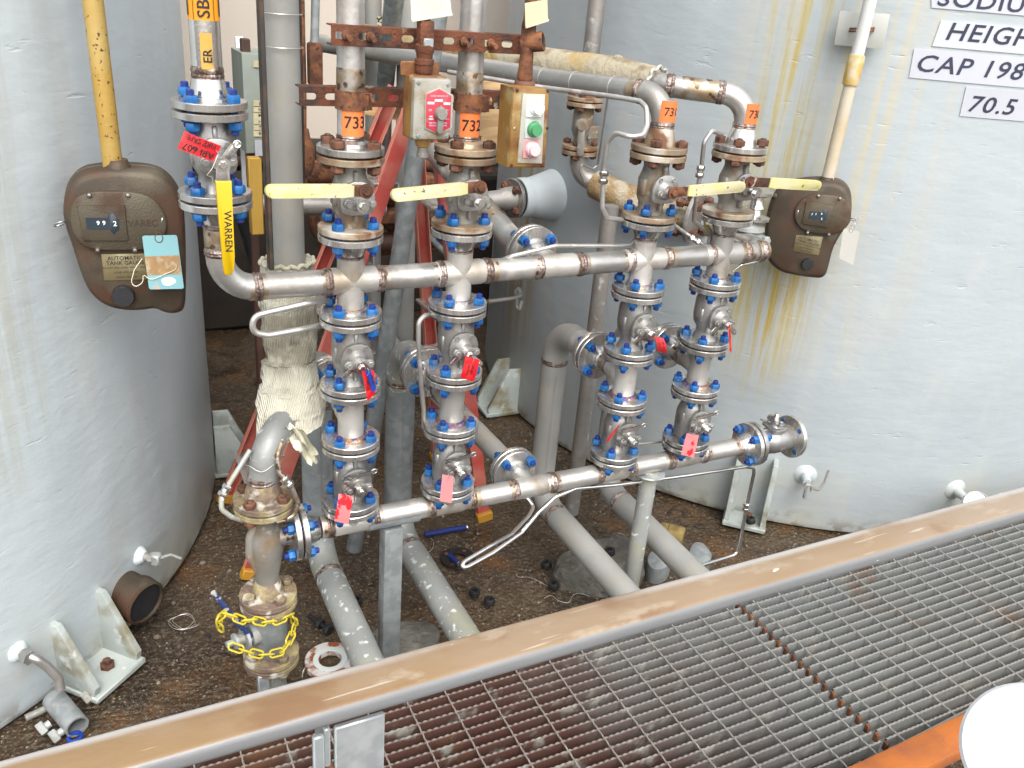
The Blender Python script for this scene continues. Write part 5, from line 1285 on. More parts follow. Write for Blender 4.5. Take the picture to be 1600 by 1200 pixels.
# ------------------------------------------------------------------ small valve and lagged pipe behind
yb_ = 1.05
c = pY(906, 246, yb_); t = thing('ball_valve', 'small rusty flanged valve on the back line left of the elbow tagged 731', 'ball valve', c)
ca, cb = pY(912, 158, yb_), pY(906, 233, yb_); r_ = .152*.5*1.12
kx = (ca.z-cb.z)
sc_ = 58*((ca-CAM).dot(cf))/_F/2
flange(t, (cb.x, yb_, cb.z+kx), (0, 0, 1), 'flange_dirty', None, 'rust', r=sc_); flange(t, (cb.x, yb_, cb.z+kx), (0, 0, -1), 'flange_dirty', r=sc_)
flange(t, (cb.x, yb_, cb.z), (0, 0, 1), 'flange_dirty', None, 'rust', r=sc_); flange(t, (cb.x, yb_, cb.z), (0, 0, -1), 'flange_dirty', r=sc_)
MB().lathe([(.030, .018), (.030, kx*.25), (.042, kx*.4), (.040, kx*.75), (.036, kx-.018)], (cb.x, yb_, cb.z), seg=30).build('body', Mt['cast_dirty'], t, sm=60)
MB().box((cb.x+.03, yb_-.03, cb.z+kx*.38), (.05, .02, .05), bev=.004).build('boss', Mt['cast_dirty'], t)
fr = Frame((cb.x-.03, yb_-.05, cb.z+kx*.55), (.8, -.6, 0), (-.6, -.8, 0)); fr.y = V((0, 0, 1))
mb = MB(); mb.lathe([(.026, -.03), (.026, .01), (.016, .012), (.016, .03)], fr.o, fr.z, 20); mb.prism(stadium((0, 0), (.006, -.10), .026), fr, .02, .026, .001); mb.build('valve_lever', Mt['cast_dirty'], t)
p = thing('lagged_pipe', 'rope lagged pipe dropping from the small rusty valve to the right tank', 'pipe', (cb.x, yb_, cb.z))
q1 = pY(903, 268, yb_); q2 = pY(930, 288, yb_-.03); q3 = pY(1010, 325, yb_-.25); q4 = pY(1085, 345, yb_-.42)
MB().tube([(cb.x, yb_, cb.z-.018), (cb.x, yb_, q1.z), q2, q2.lerp(q3, .3)], .036, 26, bend=.08).build('pipe', Mt['pipe_old'], p, sm=60)
rt = MB().tube(fillet([q2, q3, q4], .1), .056, 30, rf=lambda k: .056+.002*math.sin(k*150)+.003*math.sin(k*23)).build('rope_lagging', Mt['rope'], p, sm=70)
flange(p, pY(1082, 338, yb_-.42), (q4-q3), 'pipe_old', None, 'rust', r=.10)
# the big steel flange in front of the white nozzle
tn = thing('reducer_flange', 'bright steel flanged reducer bolted to the white nozzle behind the button box', 'pipe reducer', cN)
flange(tn, cN+nN*.008, nN, 'flange', None, 'rust', r=RN*.98)
MB().lathe([(RN*.6, .02), (RN*.56, .06), (RN*.45, .10), (RN*.42, .2), (RN*.40, .45)], cN, nN, 30).build('reducer', Mt['pipe_old'], tn, sm=60)
# ------------------------------------------------------------------ posts and legs
def post(label, u0, v0, u1, v1, y0, y1, w, m='galv', round_=True, ext=.0, name='support_post', cat='post', grd=True):
    b_ = pZ(u1, v1, 0) if grd else pY(u1, v1, y1); a = pY(u0, v0, y0)
    d = (a-b_).normalized(); a = a+d*ext; mb = MB()
    if round_: mb.cyl(b_, a, w, 24)
    else: mb.box((a+b_)/2, (w*2, w*2, (a-b_).length), d.cross(V((0, 1, 0))), d, .004)
    o = mb.build(name, Mt[m]); tag(o, label, cat); return o
xp = pY(611, 850, 0).x
t = thing('pipe_support', 'grey square support leg with a saddle carrying the lower header left of centre', 'support leg', (xp, 0, 0))
MB().box((xp, .0, (ZL-RP-.008)/2), (.055, .05, ZL-RP-.008), bev=.004, bs=2).build('leg', Mt['galv'], t)
mb = MB(); vs = []; fs = []
for i in range(13):
    an = -PI+PI*i/12
    for x in (-.075, .075):
        for r in (RP+.0022, RP+.0055): vs.append(V((xp+x, r*math.cos(an), ZL+r*math.sin(an))))
for i in range(12):
    a = i*4; c_ = a+4; fs += [[a, c_, c_+2, a+2], [a+1, a+3, c_+3, c_+1], [a, a+1, c_+1, c_], [a+2, c_+2, c_+3, a+3]]
mb.add(vs, fs); mb.build('saddle', Mt['galvlight'], t)
MB().box((xp, 0, .012), (.16, .14, .02), bev=.003).build('base_plate', Mt['galv'], t)
xp2 = pY(1014, 745, 0).x
t = thing('pipe_support', 'round grey support leg carrying the lower header right of centre', 'support leg', (xp2, 0, 0))
MB().cyl((xp2, 0, .02), (xp2, 0, ZL-RP+.005), .028, 26).build('leg', Mt['hotpipe'], t)
MB().lathe([(.04, ZL-RP-.014), (.05, ZL-RP-.006), (.05, ZL-RP-.002)], (xp2, 0, 0), seg=20, wob=.08).build('saddle', Mt['galvlight'], t)
MB().box((xp2, 0, .012), (.14, .14, .02), bev=.003).build('base_plate', Mt['galv'], t)
lp = pZ(553, 860, 0)
post('leaning galvanised brace crossing behind the first two columns', 700, -80, 553, 858, .62, 0, .030, 'galv', True)
post('second leaning galvanised post close behind the pipe tagged 733', 622, -60, 560, 520, 1.0, 0, .034, 'galv', True)
o = MB().cyl(pY(590, 60, 1.5)*1-V((0, 0, 1.4)), pY(583, -60, 1.5), .032, 24).build('vent_pipe', Mt['painted']); tag(o, 'bluish vertical pipe with a small beige sticker behind the upper channel', 'pipe')
px_ = pY(590, 40, 1.5); wrap(o, 'sticker', (px_.x, 1.5), .0335, view_ang(px_.x, 1.5)-.3, view_ang(px_.x, 1.5)+.5, pY(590, 45, 1.5).z, pY(590, 25, 1.5).z, 'cream')
cyltext(o, 'ER', .05, (px_.x, 1.5), .0345, view_ang(px_.x, 1.5)+.1, pY(590, 35, 1.5).z, rot=PI/2)
o = MB().cyl(pY(640, 200, 1.3)-V((0, 0, 1.0)), pY(640, -60, 1.3), .042, 24).build('vent_pipe', Mt['painted']); tag(o, 'pale vertical pipe directly behind the pale green plate', 'pipe')
p = pY(953, 330, .62); o = MB().cyl((p.x, p.y, 0), (p.x, p.y, p.z+.02), .0302, 26).build('stand_pipe', Mt['pipe_old']); tag(o, 'brownish vertical pipe standing under the lagged pipe, left of the third column', 'pipe')
p = pY(926, 60, 1.0); o = MB().cyl((p.x, p.y, p.z-.1), (p.x, p.y, 2.9), .032, 26).build('stand_pipe', Mt['pipe_old']); tag(o, 'thin grey vertical pipe rising from the pale insulated pipe to the top edge', 'pipe')
o = MB().tube([pY(360, 318, 1.3), pY(520, 322, 1.3), pY(600, 324, 1.3)], .036, 24).build('cross_pipe', Mt['pipe_old']); tag(o, 'short horizontal grey pipe seen behind the sleeved pipe at left', 'pipe')
# ------------------------------------------------------------------ cabinet, beams and board in the background
f = bfr(402, 160, 1.25); t = thing('control_cabinet', 'grey green cabinet with cream labels between the left pipes', 'cabinet', f.o)
a, b_ = f.uv(385, 240), f.uv(425, 85); MB().prism([(a[0], a[1]), (b_[0], a[1]), (b_[0], b_[1]), (a[0], b_[1])], f, -.2, 0, .004).build('body', Mt['greybox'], t)
for k, v in enumerate((100, 162, 171, 180, 190, 199, 208)):
    q = f.uv(406, v); l = MB().box(f.p(q[0], q[1], .003), (.045, .003, .022)).build('cream_label', Mt['cream'], t)
    letter(mb := MB(), 'SFNMHTB'[k], .016, lambda x, y: f.p(q[0]+x, q[1]+y, .0052), center=True); mb.build('lettering', Mt['black'], l)
q = f.uv(407, 231); MB().box(f.p(q[0], q[1], .004), (.04, .003, .055)).build('notice', Mt['paper'], t)
for (u0, v0, u1, v1, y, w, m, lab) in ((396, 245, 402, 365, 1.15, .045, 'yellow', 'dull yellow post standing under the grey green cabinet'),
                                       (386, 60, 388, 250, 1.32, .03, 'brownbeam', 'brown upright beside the grey green cabinet')):
    a, b_ = pY(u0, v0, y), pY(u1, v1, y); o = MB().box(((a.x+b_.x)/2, y, a.z/2 if m != 'yellow' else (a.z+b_.z)/2), (w, .04, a.z if m != 'yellow' else a.z-b_.z), bev=.004).build('upright', mat('dull yellow post', (.50, .30, .05), .6, 0, .1) if m == 'yellow' else Mt[m]); tag(o, lab, 'post')
f = bfr(382, 90, 1.5); q = [f.uv(*p) for p in ((368, 58), (380, 58), (392, 300), (380, 300))]; o = MB().prism(q, f, -.02, 0, .002).build('white_door_edge', Mt['white']); tag(o, 'thin white upright board edge beside the cabinet', 'board')
f = bfr(480, 60, 1.0)
o = MB().tube([pY(470, -40, 1.0), pY(472, 60, 1.0), pY(474, 130, 1.0), pY(474, 200, 1.0), pY(476, 290, 1.0)], .0105, 12, bend=.1).build('rusty_conduit', Mt['rust']); tag(o, 'thin rusty conduit running down beside the large sleeved pipe', 'conduit')
o = MB().tube([pY(494, -40, 1.0), pY(491, 80, 1.0), pY(488, 120, 1.0)], .014, 12).build('grey_conduit', Mt['galv']); tag(o, 'thin grey conduit ending in a rusty junction left of pipe 733', 'conduit')
c = pY(492, 100, .99); o = MB().box(c, (.045, .04, .13), bev=.008, bs=2).build('junction_box', Mt['rust']); tag(o, 'rusty junction body left of the pipe tagged 733', 'junction box')
c = pY(476, 230, 1.0); o = MB().lathe([(.02, -.09), (.032, -.06), (.034, .0), (.02, .03), (.014, .06)], c, seg=18).build('rusty_pump_fitting', Mt['rust']); tag(o, 'dark rusty fitting at the foot of the thin conduit', 'fitting')
f = Frame(pY(772, 185, .95), (1, .25, 0), (.25, -1, 0)); f.y = V((0, 0, 1))
q = [f.uv(*p) for p in ((742, 130), (802, 122), (802, 250), (742, 240))]; o = MB().prism(q, f, -.018, 0, .001).build('plywood_board', Mt['ply']); tag(o, 'tan plywood board behind the pipe tagged 732', 'board')
f = Frame(pY(655, 180, 1.0), (1, 0, 0), (0, -1, 0)); f.y = V((0, 0, 1)); q = [f.uv(*p) for p in ((566, 160), (632, 158), (632, 190), (566, 178))]; o = MB().prism(q, f, -.018, 0, .001).build('plywood_board', Mt['ply']); tag(o, 'narrow tan board with two screws left of the red labelled switch', 'board')
for k, (pts, rr0, lab) in enumerate((([(362, 212, 1.55), (430, 214, 1.55)], .022, 'upper brown steel beam glimpsed beside the grey green cabinet'), ([(362, 252, 1.55), (430, 254, 1.55)], .018, 'lower brown steel beam glimpsed beside the grey green cabinet'),
    ([(372, 322, 1.5), (420, 486, 1.5)], .022, 'dark sloping steel leg in the black gap left of the sleeve'), ([(474, 268, 1.7), (540, 272, 1.7)], .05, 'thick rusty pipe in the dark between the sleeved pipe and pipe 733'),
    ([(610, 250, 1.6), (700, 262, 1.6)], .03, 'rusty horizontal pipe in the dark behind the red ladder'), ([(660, 360, 1.5), (700, 400, 1.5)], .014, 'thin grey diagonal brace behind the red ladder rails'), ([(585, 378, 1.9), (700, 372, 1.9)], .045, 'long brown beam low in the dark behind the ladder'))):
    o = MB().tube([pY(*p) for p in pts], rr0, 14).build('background_beam', Mt[('brownbeam', 'brownbeam', 'rubber', 'rust', 'rust', 'galv', 'brownbeam')[k]]); tag(o, lab, 'beam')
# blurred machinery in the dark below the beige tank
for k, (u, v, y, r_, L) in enumerate(((600, 290, 1.9, .10, .5), (690, 330, 2.1, .12, .6), (560, 340, 2.3, .12, .5))):
    c = pY(u, v, y); t = thing('pump', ['dark grimy pump behind the red ladder top', 'dark grimy pump left of the second column', 'dark grimy pump behind pipe 733'][k], 'pump', c, 'grimy pumps in the dark background')
    MB().lathe([(.03, 0), (r_*.8, .02), (r_, .06), (r_, L*.6), (r_*.7, L*.65), (r_*.5, L)], c-V((L/2, 0, 0)), (1, .1, 0), 24).build('casing', Mt['rust'], t)
    MB().box(c-V((0, 0, r_+.03)), (L*.8, .2, .06), bev=.01).build('foot', Mt['rust'], t); MB().cyl(c, c+V((0, 0, .3)), .03, 14).build('outlet', Mt['brownbeam'], t)
# ------------------------------------------------------------------ red stepladder
B0, D0, A0 = pZ(389, 903, 0), pZ(757, 812, 0), pZ(350, 783, 0)
def nearest_top(u, v, y): return pY(u, v, y)
C0 = A0+(D0-B0)
mid0 = (B0+D0)/2; ymn = mid0.y; top1 = pY(652, 150, ymn+.10); top2 = top1+(A0-B0)*.42
t = thing('stepladder', 'red fibreglass stepladder with aluminium treads standing behind the valves', 'stepladder', ((B0+D0)/2).to_tuple())
def rail(p0, p1, inward, name='rail'):
    d = (p1-p0).normalized(); s_ = V(inward); s_ = (s_-d*s_.dot(d)).normalized(); n_ = d.cross(s_)
    L = (p1-p0).length; c_ = (p0+p1)/2; w = .050; h_ = .026
    MB().box(c_, (.004, w, L), s_, d, .0008).build(name, Mt['ladder'], t)
    r_ = [o for o in kids(t)][-1]
    mb = MB()
    for sg in (-1, 1): mb.box(c_+n_*sg*(w/2-.002)+s_*.015, (h_, .004, L), s_, d, .0008)
    mb.build('rail_flange', Mt['ladderedge'], r_); return s_, n_, d
side = (A0-B0).normalized()
for p0, p1, inn, nm in ((B0, top1, side, 'front_rail'), (A0, top2, -side, 'front_rail'), (D0, top1+V((.06, 0, 0)), side, 'rear_rail'), (C0, top2+V((.06, 0, 0)), -side, 'rear_rail')):
    rail(p0, p1, inn, nm)
    d = (p1-p0).normalized(); MB().box(p0+d*.018, (.034, .066, .04), side, d, .004).build('rubber_foot', Mt['yellowrub'], t)
for k in range(1, 7):
    q = k/7.2; a, b_ = B0.lerp(top1, q), A0.lerp(top2, q); nrm = V((0, 0, 1)); ax = (b_-a); c_ = (a+b_)/2
    mb = MB(); mb.box(c_, (ax.length, .085, .004), ax, nrm, .0008); mb.box(c_+V((0, 0, -.018))-nrm.cross(ax.normalized())*.041, (ax.length, .004, .04), ax, nrm, .0008)
    for r2 in range(-3, 4): mb.box(c_+nrm*.0028+nrm.cross(ax.normalized())*(r2*.011), (ax.length, .002, .0025), ax, nrm)
    mb.build('tread', Mt['alu'], t)
for k in (.22, .5, .78):
    a, b_ = D0.lerp(top1, k), C0.lerp(top2, k); MB().box((a+b_)/2, ((b_-a).length, .03, .012), (b_-a), (0, 0, 1), .002).build('cross_brace', Mt['alu'], t)
a, b_ = B0.lerp(top1, .48), D0.lerp(top1, .48); MB().box((a+b_)/2, ((b_-a).length, .018, .004), (b_-a), (0, 0, 1), .001).build('spreader', Mt['alu'], t)
MB().box((top1+top2)/2+V((.03, 0, -.03)), ((top1-top2).length, .05, .02), side, (0, 0, 1), .004).build('top_cap', Mt['alu'], t)
# ------------------------------------------------------------------ tubing
def tb(label, pts, r=.0062, bend=.02, m='pipe', fit=None, g=None):
    t = thing('steel_tube', label, 'tubing', pts[0])
    MB().tube(pts, r, 12, bend=bend).build('tube', Mt[m], t, sm=70)
    if fit:
        for (p, d) in fit:
            d = V(d).normalized(); mb = MB(); mb.hexa(V(p)-d*.016, d, r*1.9, .012); mb.cyl(V(p)-d*.004, V(p)+d*.004, r*1.5, 12); mb.hexa(V(p)+d*.004, d, r*1.9, .012); mb.build('compression_fitting', Mt['bright'], t)
    return t
tb('bent steel tube loop crossing the cream sleeve left of the first column', [pY(520, 468, .05), pY(480, 474, -.02), pY(420, 488, -.03), pY(396, 494, -.03), pY(394, 520, -.03), pY(420, 524, -.03), pY(470, 515, -.02), pY(520, 505, .06)], .0075, .028)
tb('thin tube lying along the top of the upper header between second and third column', [pY(770, 412, .03), pY(800, 400, .0), pY(868, 384, -.01), pY(960, 384, .0), pY(985, 382, .01), pY(998, 366, .02)], .0055)
p1, p2 = pY(808, 462, .10), pY(806, 452, .12)
tb('thin tube hooked below the upper header right of the second column', [pY(762, 471, .05), pY(800, 466, .08), pY(814, 462, .10), pY(812, 450, .12), pY(806, 455, .13), pY(808, 480, .13), pY(812, 483, .12), pY(815, 470, .12)], .0055, .012)
lo = [pY(812, 772, .16), pY(826, 780, .14), pY(834, 792, .12), pY(826, 806, .08), pY(800, 834, .0), pY(768, 852, -.05), pY(724, 878, -.10), pY(722, 886, -.11), pY(730, 886, -.11), pY(770, 864, -.08), pY(815, 832, -.03), pY(840, 802, .0), pY(868, 776, .0), pY(900, 763, .0), pY(960, 758, .0), pY(1080, 742, .0), pY(1165, 729, .02), pY(1178, 731, .03), pY(1178, 740, .03), pY(1165, 800, .05), pY(1156, 850, .05), pY(1150, 867, .05), pY(1088, 886, .0)]
tb('long bent stainless tube looping down to the ground in front of the lower header', lo, .0066, .03, 'bright', [(pY(1166, 792, .048), pY(1165, 800, .05)-pY(1178, 740, .03))])
tb('steel tube curving down beside the flanges left of the elbow tagged 731', [pY(700, 112, .5), pY(850, 137, .28), pY(960, 151, .05), pY(1000, 158, -.02), pY(1010, 168, -.05), pY(1011, 196, -.07), pY(1004, 211, -.09), pY(986, 214, -.09), pY(962, 207, -.05), pY(949, 222, -.03), pY(943, 262, -.02), pY(941, 325, -.02), pY(949, 341, -.01), pY(985, 345, .03)], .0066, .022, 'pipe', [(pY(943, 277, -.02), (0, 0, 1))])
tb('steel tube curving down beside the flanges left of the right hand elbow', [pY(1128, 210, .02), pY(1112, 204, -.02), pY(1100, 222, -.03), pY(1096, 262, -.02), pY(1089, 300, -.02), pY(1084, 345, .0), pY(1098, 356, .02), pY(1110, 366, .03), pY(1106, 386, .03)], .006, .018, 'pipe_old', [(pY(1094, 268, -.02), (0, 0, 1))])
tb('thin tube entering the upper header from upper left near its right end', [pY(1030, 335, .2), pY(1072, 365, .08), pY(1106, 386, .03)], .0055, .01, 'pipe_old', [(pY(1086, 375, .06), pY(1106, 386, .03)-pY(1072, 365, .08))])
tb('hair thin line dropping in front of the tank to the small rusty valve', [pY(950, 152, .9), pY(940, 220, .95), pY(934, 258, 1.0), pY(926, 264, 1.0), pY(908, 256, .98), pY(906, 268, .98), pY(913, 284, .98)], .0045, .015, 'pipe_old')
tb('steel tube bent down in front of the second column branch flange', [pY(690, 490, .06), pY(664, 493, -.0), pY(654, 502, -.01), pY(654, 540, -.01), pY(658, 600, .0), pY(662, 640, .02), pY(662, 668, .04)], .0066, .02, 'pipe_old')
tb('whitish tube with brown fitting left of the elbow at lower left', [pY(391, 703, .0), pY(358, 756, -.02), pY(346, 778, -.03), pY(346, 796, -.04), pY(362, 808, -.04), pY(388, 816, -.02)], .0065, .018, 'hotpipe', [(pY(352, 766, -.025), pY(391, 703, 0)-pY(358, 756, -.02))])
tb('copper coloured tube with brown fitting right of the elbow at lower left', [pY(441, 688, .0), pY(433, 712, -.03), pY(436, 738, -.04), pY(455, 760, -.05), pY(466, 785, -.05), pY(460, 805, -.05), pY(445, 812, -.05), pY(432, 816, -.05)], .0065, .018, 'heat', [(pY(449, 753, -.047), pY(436, 738, -.04)-pY(455, 760, -.05))])
tb('short thin tube under the right end of the upper header', [pY(1145, 424, .0), pY(1158, 414, -.01), pY(1185, 408, -.01)], .004, .01, 'bright')
tb('thin straight rod behind the third column valves', [pY(985, 695, .08), pY(1060, 688, .08), pY(1100, 685, .08)], .004, 0, 'pipe_old')
# ------------------------------------------------------------------ tags on the valves
def vt(label, quad, y, m, x=(1, 0, 0), n=(0, -1, 0), th=.0005, curl=0):
    c_ = pY(sum(p[0] for p in quad)/4, sum(p[1] for p in quad)/4, y); fr = Frame(c_, x, n); fr.y = fr.z.cross(fr.x)
    q = [fr.uv(*p) for p in quad]; mb = MB(); k = 8; vs = []; fs = []
    for i in range(k+1):
        f_ = i/k; l = V(q[0]).lerp(V(q[3]), f_); r_ = V(q[1]).lerp(V(q[2]), f_); z_ = curl*math.sin(f_*PI)
        for z0 in (0, th): vs += [fr.p(l.x, l.y, z_+z0), fr.p(r_.x, r_.y, z_+z0+curl*.3)]
    for i in range(k):
        a = i*4; b2 = a+4; fs += [[a, a+1, b2+1, b2], [a+2, b2+2, b2+3, a+3], [a, b2, b2+2, a+2], [a+1, a+3, b2+3, b2+1]]
    mb.add(vs, fs); o = mb.build('plastic_tag', Mt[m]); tag(o, label, 'tag')
    # wire loop
    tp = (V(q[0])+V(q[1]))/2; mb = MB(); mb.tube([fr.p(tp.x+.002*math.cos(j), tp.y-.004+.010*math.sin(j*.52), .002+.003*math.cos(j*.5)) for j in range(12)], .0007, 5, closed=True); mb.build('wire_loop', Mt['wire'], o)
    if 'red tag' in label and 'edge' not in label and 'strip' not in label and 'pink' not in label:
        c0 = sum((V(p) for p in q), V((0, 0)))/4; e_ = (V(q[2])-V(q[1])).normalized(); an = math.atan2(e_.y, e_.x); mb = MB()
        for tx_, sz_, dy_ in (('API 607', .0085, .005), ('FIRE SAFE', .0065, -.006)): letter(mb, tx_, sz_, lambda x, y: fr.p(c0.x+x*math.cos(an)-(y+dy_)*math.sin(an), c0.y+x*math.sin(an)+(y+dy_)*math.cos(an), abs(curl)+.0022), center=True)
        mb.build('lettering', Mt['black'], o)
    return o, fr, q
o, fr, q = vt('red lettered tag lying upside down on the bright valve at upper left', [(346, 228), (333, 252), (277, 232), (288, 205)], -.125, 'redtag', curl=.004)
mb = MB(); u1 = (V(q[1])-V(q[2])).normalized(); an = math.atan2(u1.y, u1.x); cc = sum((V(p) for p in q), V((0, 0)))/4
for tx, sz, dy in (('API 607', .019, .008), ('FIRE SAFE', .0135, -.011)):
    letter(mb, tx, sz, lambda x, y: fr.p(cc.x-(x)*math.cos(an)+(y+dy)*math.sin(an), cc.y-x*math.sin(an)-(y+dy)*math.cos(an), .0058), center=True)
mb.build('lettering', Mt['black'], o)
MB().tube([fr.p(*fr.uv(341, 240), .004), fr.p(*fr.uv(330, 262), .01), fr.p(*fr.uv(322, 272), .01), fr.p(*fr.uv(330, 275), .012), fr.p(*fr.uv(335, 310), .01)], .0009, 5).build('seal_wire', Mt['wire'], o)
vt('red tag partly covered by blue on the first column mid valve', [(565, 580), (584, 578), (586, 615), (574, 627)], -.115, 'redtag', curl=.004)
vt('slim blue tag on top of the red tag in the first column', [(570, 578), (579, 578), (588, 608), (582, 613)], -.125, 'bluetag')
vt('square red tag hanging at the second column mid valve', [(727, 556), (749, 562), (740, 596), (719, 590)], -.12, 'redtag', curl=.003)
vt('curled red tag hanging at the third column mid valve', [(1022, 525), (1036, 528), (1040, 552), (1026, 548)], -.12, 'redtag', curl=.008)
vt('thin red strip tag hanging at the fourth column mid valve', [(1138, 508), (1141, 508), (1143, 551), (1140, 549)], -.11, 'redtag')
vt('blotched pink and red tag on the lowest flange of the first column', [(529, 771), (551, 775), (544, 819), (522, 814)], -.12, 'pinktag', curl=.003)
o, _, _ = vt('plain pale pink tag on the lowest flange of the second column', [(691, 741), (709, 744), (706, 786), (687, 783)], -.12, 'pinktag'); o.data.materials[0] = mat('plain pink tag', (.74, .27, .28), .4, 0, .04)
vt('dark red tag leaning edge on against the third column lowest valve', [(966, 665), (969, 664), (950, 690), (947, 688)], -.08, 'redtag')
vt('pink tag smeared with red on the fourth column lowest flange', [(1073, 677), (1092, 680), (1084, 715), (1064, 710)], -.12, 'pinktag')
# ------------------------------------------------------------------ things lying on the ground
def gthing(name, label, cat, u, v, z=0): return thing(name, label, cat, pZ(u, v, z))
NUT = MB(); NUT.lathe([(.009, 0), (.0185, 0), (.0195, .004), (.0195, .020), (.018, .023), (.0095, .023), (.0090, .008), (.001, .008)], seg=6 if False else 14); nm = NUT.build('dark_nut', Mt['rubber']); nmesh = nm.data; bpy.data.objects.remove(nm)
LN = ['black nut on the ground left of the concrete pad', 'black nut on top of the concrete pad between the two right pipes', 'black nut right of the concrete pad by the mottled pipe',
      'black nut at the lower left corner of the concrete pad', 'black nut on bare ground, left one of a pair above the handrail', 'black nut on bare ground, right one of a pair above the handrail',
      'black nut beside the flaking grey pipe at lower left', 'black nut on the foot of the right tank bracket']
for i, (u, v, z) in enumerate(((855, 886, .0), (953, 866, .07), (977, 854, .02), (866, 918, .0), (741, 930, .0), (764, 944, .0), (557, 943, .0), (1173, 817, .045))):
    o = bpy.data.objects.new('dark_nut', nmesh); COL.objects.link(o); o.location = pZ(u, v, z+.012); o.rotation_euler = (random.uniform(-.25, .25), random.uniform(-.25, .25), i*1.3)
    tag(o, LN[i], 'nut', 'loose black nuts')
def stud2(label, u0, v0, u1, v1, m='bluerod', r=.009, nut=None, z=.014):
    a, b_ = pZ(u0, v0, z), pZ(u1, v1, z); d = (b_-a).normalized(); t = thing('loose_stud', label, 'stud bolt', a)
    MB().cyl(a, b_, r, 14).build('rod', Mt[m], t); MB().cyl(b_, b_+d*.006, r*.9, 12).build('bare_end', Mt['bright'], t)
    if nut is not None:
        for k in nut: mb = MB(); mb.hexa(a+(b_-a)*k, d, .019, .022); mb.build('nut', Mt['blackplastic'], t)
stud2('long blue rod lying on the ground behind the second support pipe', 664, 835, 728, 824, 'bluerod', .0105)
stud2('dark stud with two nuts lying left of the white elbow pipe', 483, 962, 512, 983, 'blackplastic', .008, (.45, .9))
stud2('dirty stud lying at the foot of the left tank by the grey pipe offcut', 40, 1122, 70, 1108, 'coilgrey', .010)
p = pZ(716, 872, .006)
t = thing('rubber_gasket', 'black rubber gasket ring lying on the ground with a blue stud on it', 'gasket', p)
mb = MB(); rr2, ri = .066, .028; vs = []; fs = []; n = 48
for z in (0, .005):
    for r in (ri, rr2):
        for k in range(n): vs.append(p+V((r*math.cos(2*PI*k/n), r*math.sin(2*PI*k/n), z-.003)))
for k in range(n):
    k2 = (k+1) % n; fs += [[n*2+k, n*3+k, n*3+k2, n*2+k2], [n+k, n+k2, n*3+k2, n*3+k], [k, n*2+k, n*2+k2, k2]]
mb.add(vs, fs); mb.build('ring', Mt['rubber'], t)
for a in (40, 130, 220, 310): MB().lathe([(.008, .0022), (.008, .0030)], p+V((.05*math.cos(R(a)), .05*math.sin(R(a)), 0)), seg=14).build('bolt_hole', Mt['rust'], t)
stud2('blue stud lying across the black gasket ring', 702, 867, 716, 880, 'bluerod', .0095, None, .03)
p = pZ(516, 1033, .012); t = thing('loose_flange', 'rusty white flange lying on the ground just above the handrail', 'flange', p)
mb = MB(); vs = []; fs = []
for z, ri, ro in ((-.008, .034, .078), (.008, .034, .078)):
    for r in (ri, ro):
        for k in range(n): vs.append(p+V((r*math.cos(2*PI*k/n), r*math.sin(2*PI*k/n), z)))
for k in range(n):
    k2 = (k+1) % n; fs += [[n*2+k, n*3+k, n*3+k2, n*2+k2], [n+k, n+k2, n*3+k2, n*3+k], [k, n*2+k, n*2+k2, k2]]
mb.add(vs, fs); mb.build('plate', mat('rusty white flange', (.50, .48, .47), .7, 0, .1, (.22, .07, .025), 26, (.46, .56)), t)
MB().lathe([(.036, .0082), (.037, .0105), (.052, .0105), (.053, .0082)], p, seg=40, cap=False).build('raised_face', Mt['greyplate'], t)
a, b_ = pZ(84, 1092, .03), pZ(121, 1136, .03); d = (b_-a).normalized()
t = thing('pipe_offcut', 'short galvanised pipe offcut lying at the foot of the left tank', 'pipe offcut', a)
MB().lathe([(.029, 0), (.0315, .001), (.0315, (b_-a).length), (.0265, (b_-a).length), (.0265, .05), (.001, .05)], a, d, 30).build('pipe', Mt['galvlight'], t)
p = pZ(117, 1152, .008); o = MB().tube([p+V((.016*math.cos(k*PI/10), .016*math.sin(k*PI/10), 0)) for k in range(20)], .006, 8, closed=True).build('blue_ring', Mt['bluetag']); tag(o, 'small blue ring at the open end of the pipe offcut', 'ring')
for i, (u, v) in enumerate(((60, 1143), (80, 1155), (130, 1094))):
    p = pZ(u, v, .012); mb = MB(); mb.hexa(p, (.7, .3, .2), .02, .02); mb.cyl(p, p+V((.03, .012, .008)), .011, 12); o = mb.build('loose_bolt', Mt['coilgrey']); tag(o, ['dull bolt with its head up at the lower left corner', 'dull bolt just above the handrail at the lower left', 'dull bolt beside the left tank bracket'][i], 'bolt', 'loose dull bolts')
def slab(name, label, cat, pts, h, m, wob=.012):
    P = [pZ(u, v, 0) for u, v in pts]; c_ = sum(P, V((0, 0, 0)))/len(P); P = smooth([(q.x, q.y) for q in P], 2)
    vs = []; n = len(P); rings = [(1.0, -.01), (1.0, h*.5), (.93, h*.9), (.6, h), (.25, h*1.02)]; fs = []
    for k, z in rings:
        for q in P: vs.append(V((c_.x+(q[0]-c_.x)*k+random.uniform(-wob, wob)*.4, c_.y+(q[1]-c_.y)*k+random.uniform(-wob, wob)*.4, z+random.uniform(-wob, wob)*.4*(z > 0))))
    for i in range(len(rings)-1):
        for k in range(n): k2 = (k+1) % n; fs.append([i*n+k, i*n+k2, (i+1)*n+k2, (i+1)*n+k])
    fs.append([(len(rings)-1)*n+k for k in range(n)]); mb = MB(); mb.add(vs, fs); o = mb.build(name, Mt[m], sm=50); tag(o, label, cat)
slab('concrete_pad', 'broken grey concrete pad under the smooth supply pipe', 'concrete pad', ((866, 888), (920, 860), (965, 850), (1000, 870), (1010, 915), (960, 935), (880, 920), (862, 905)), .065, 'concrete')
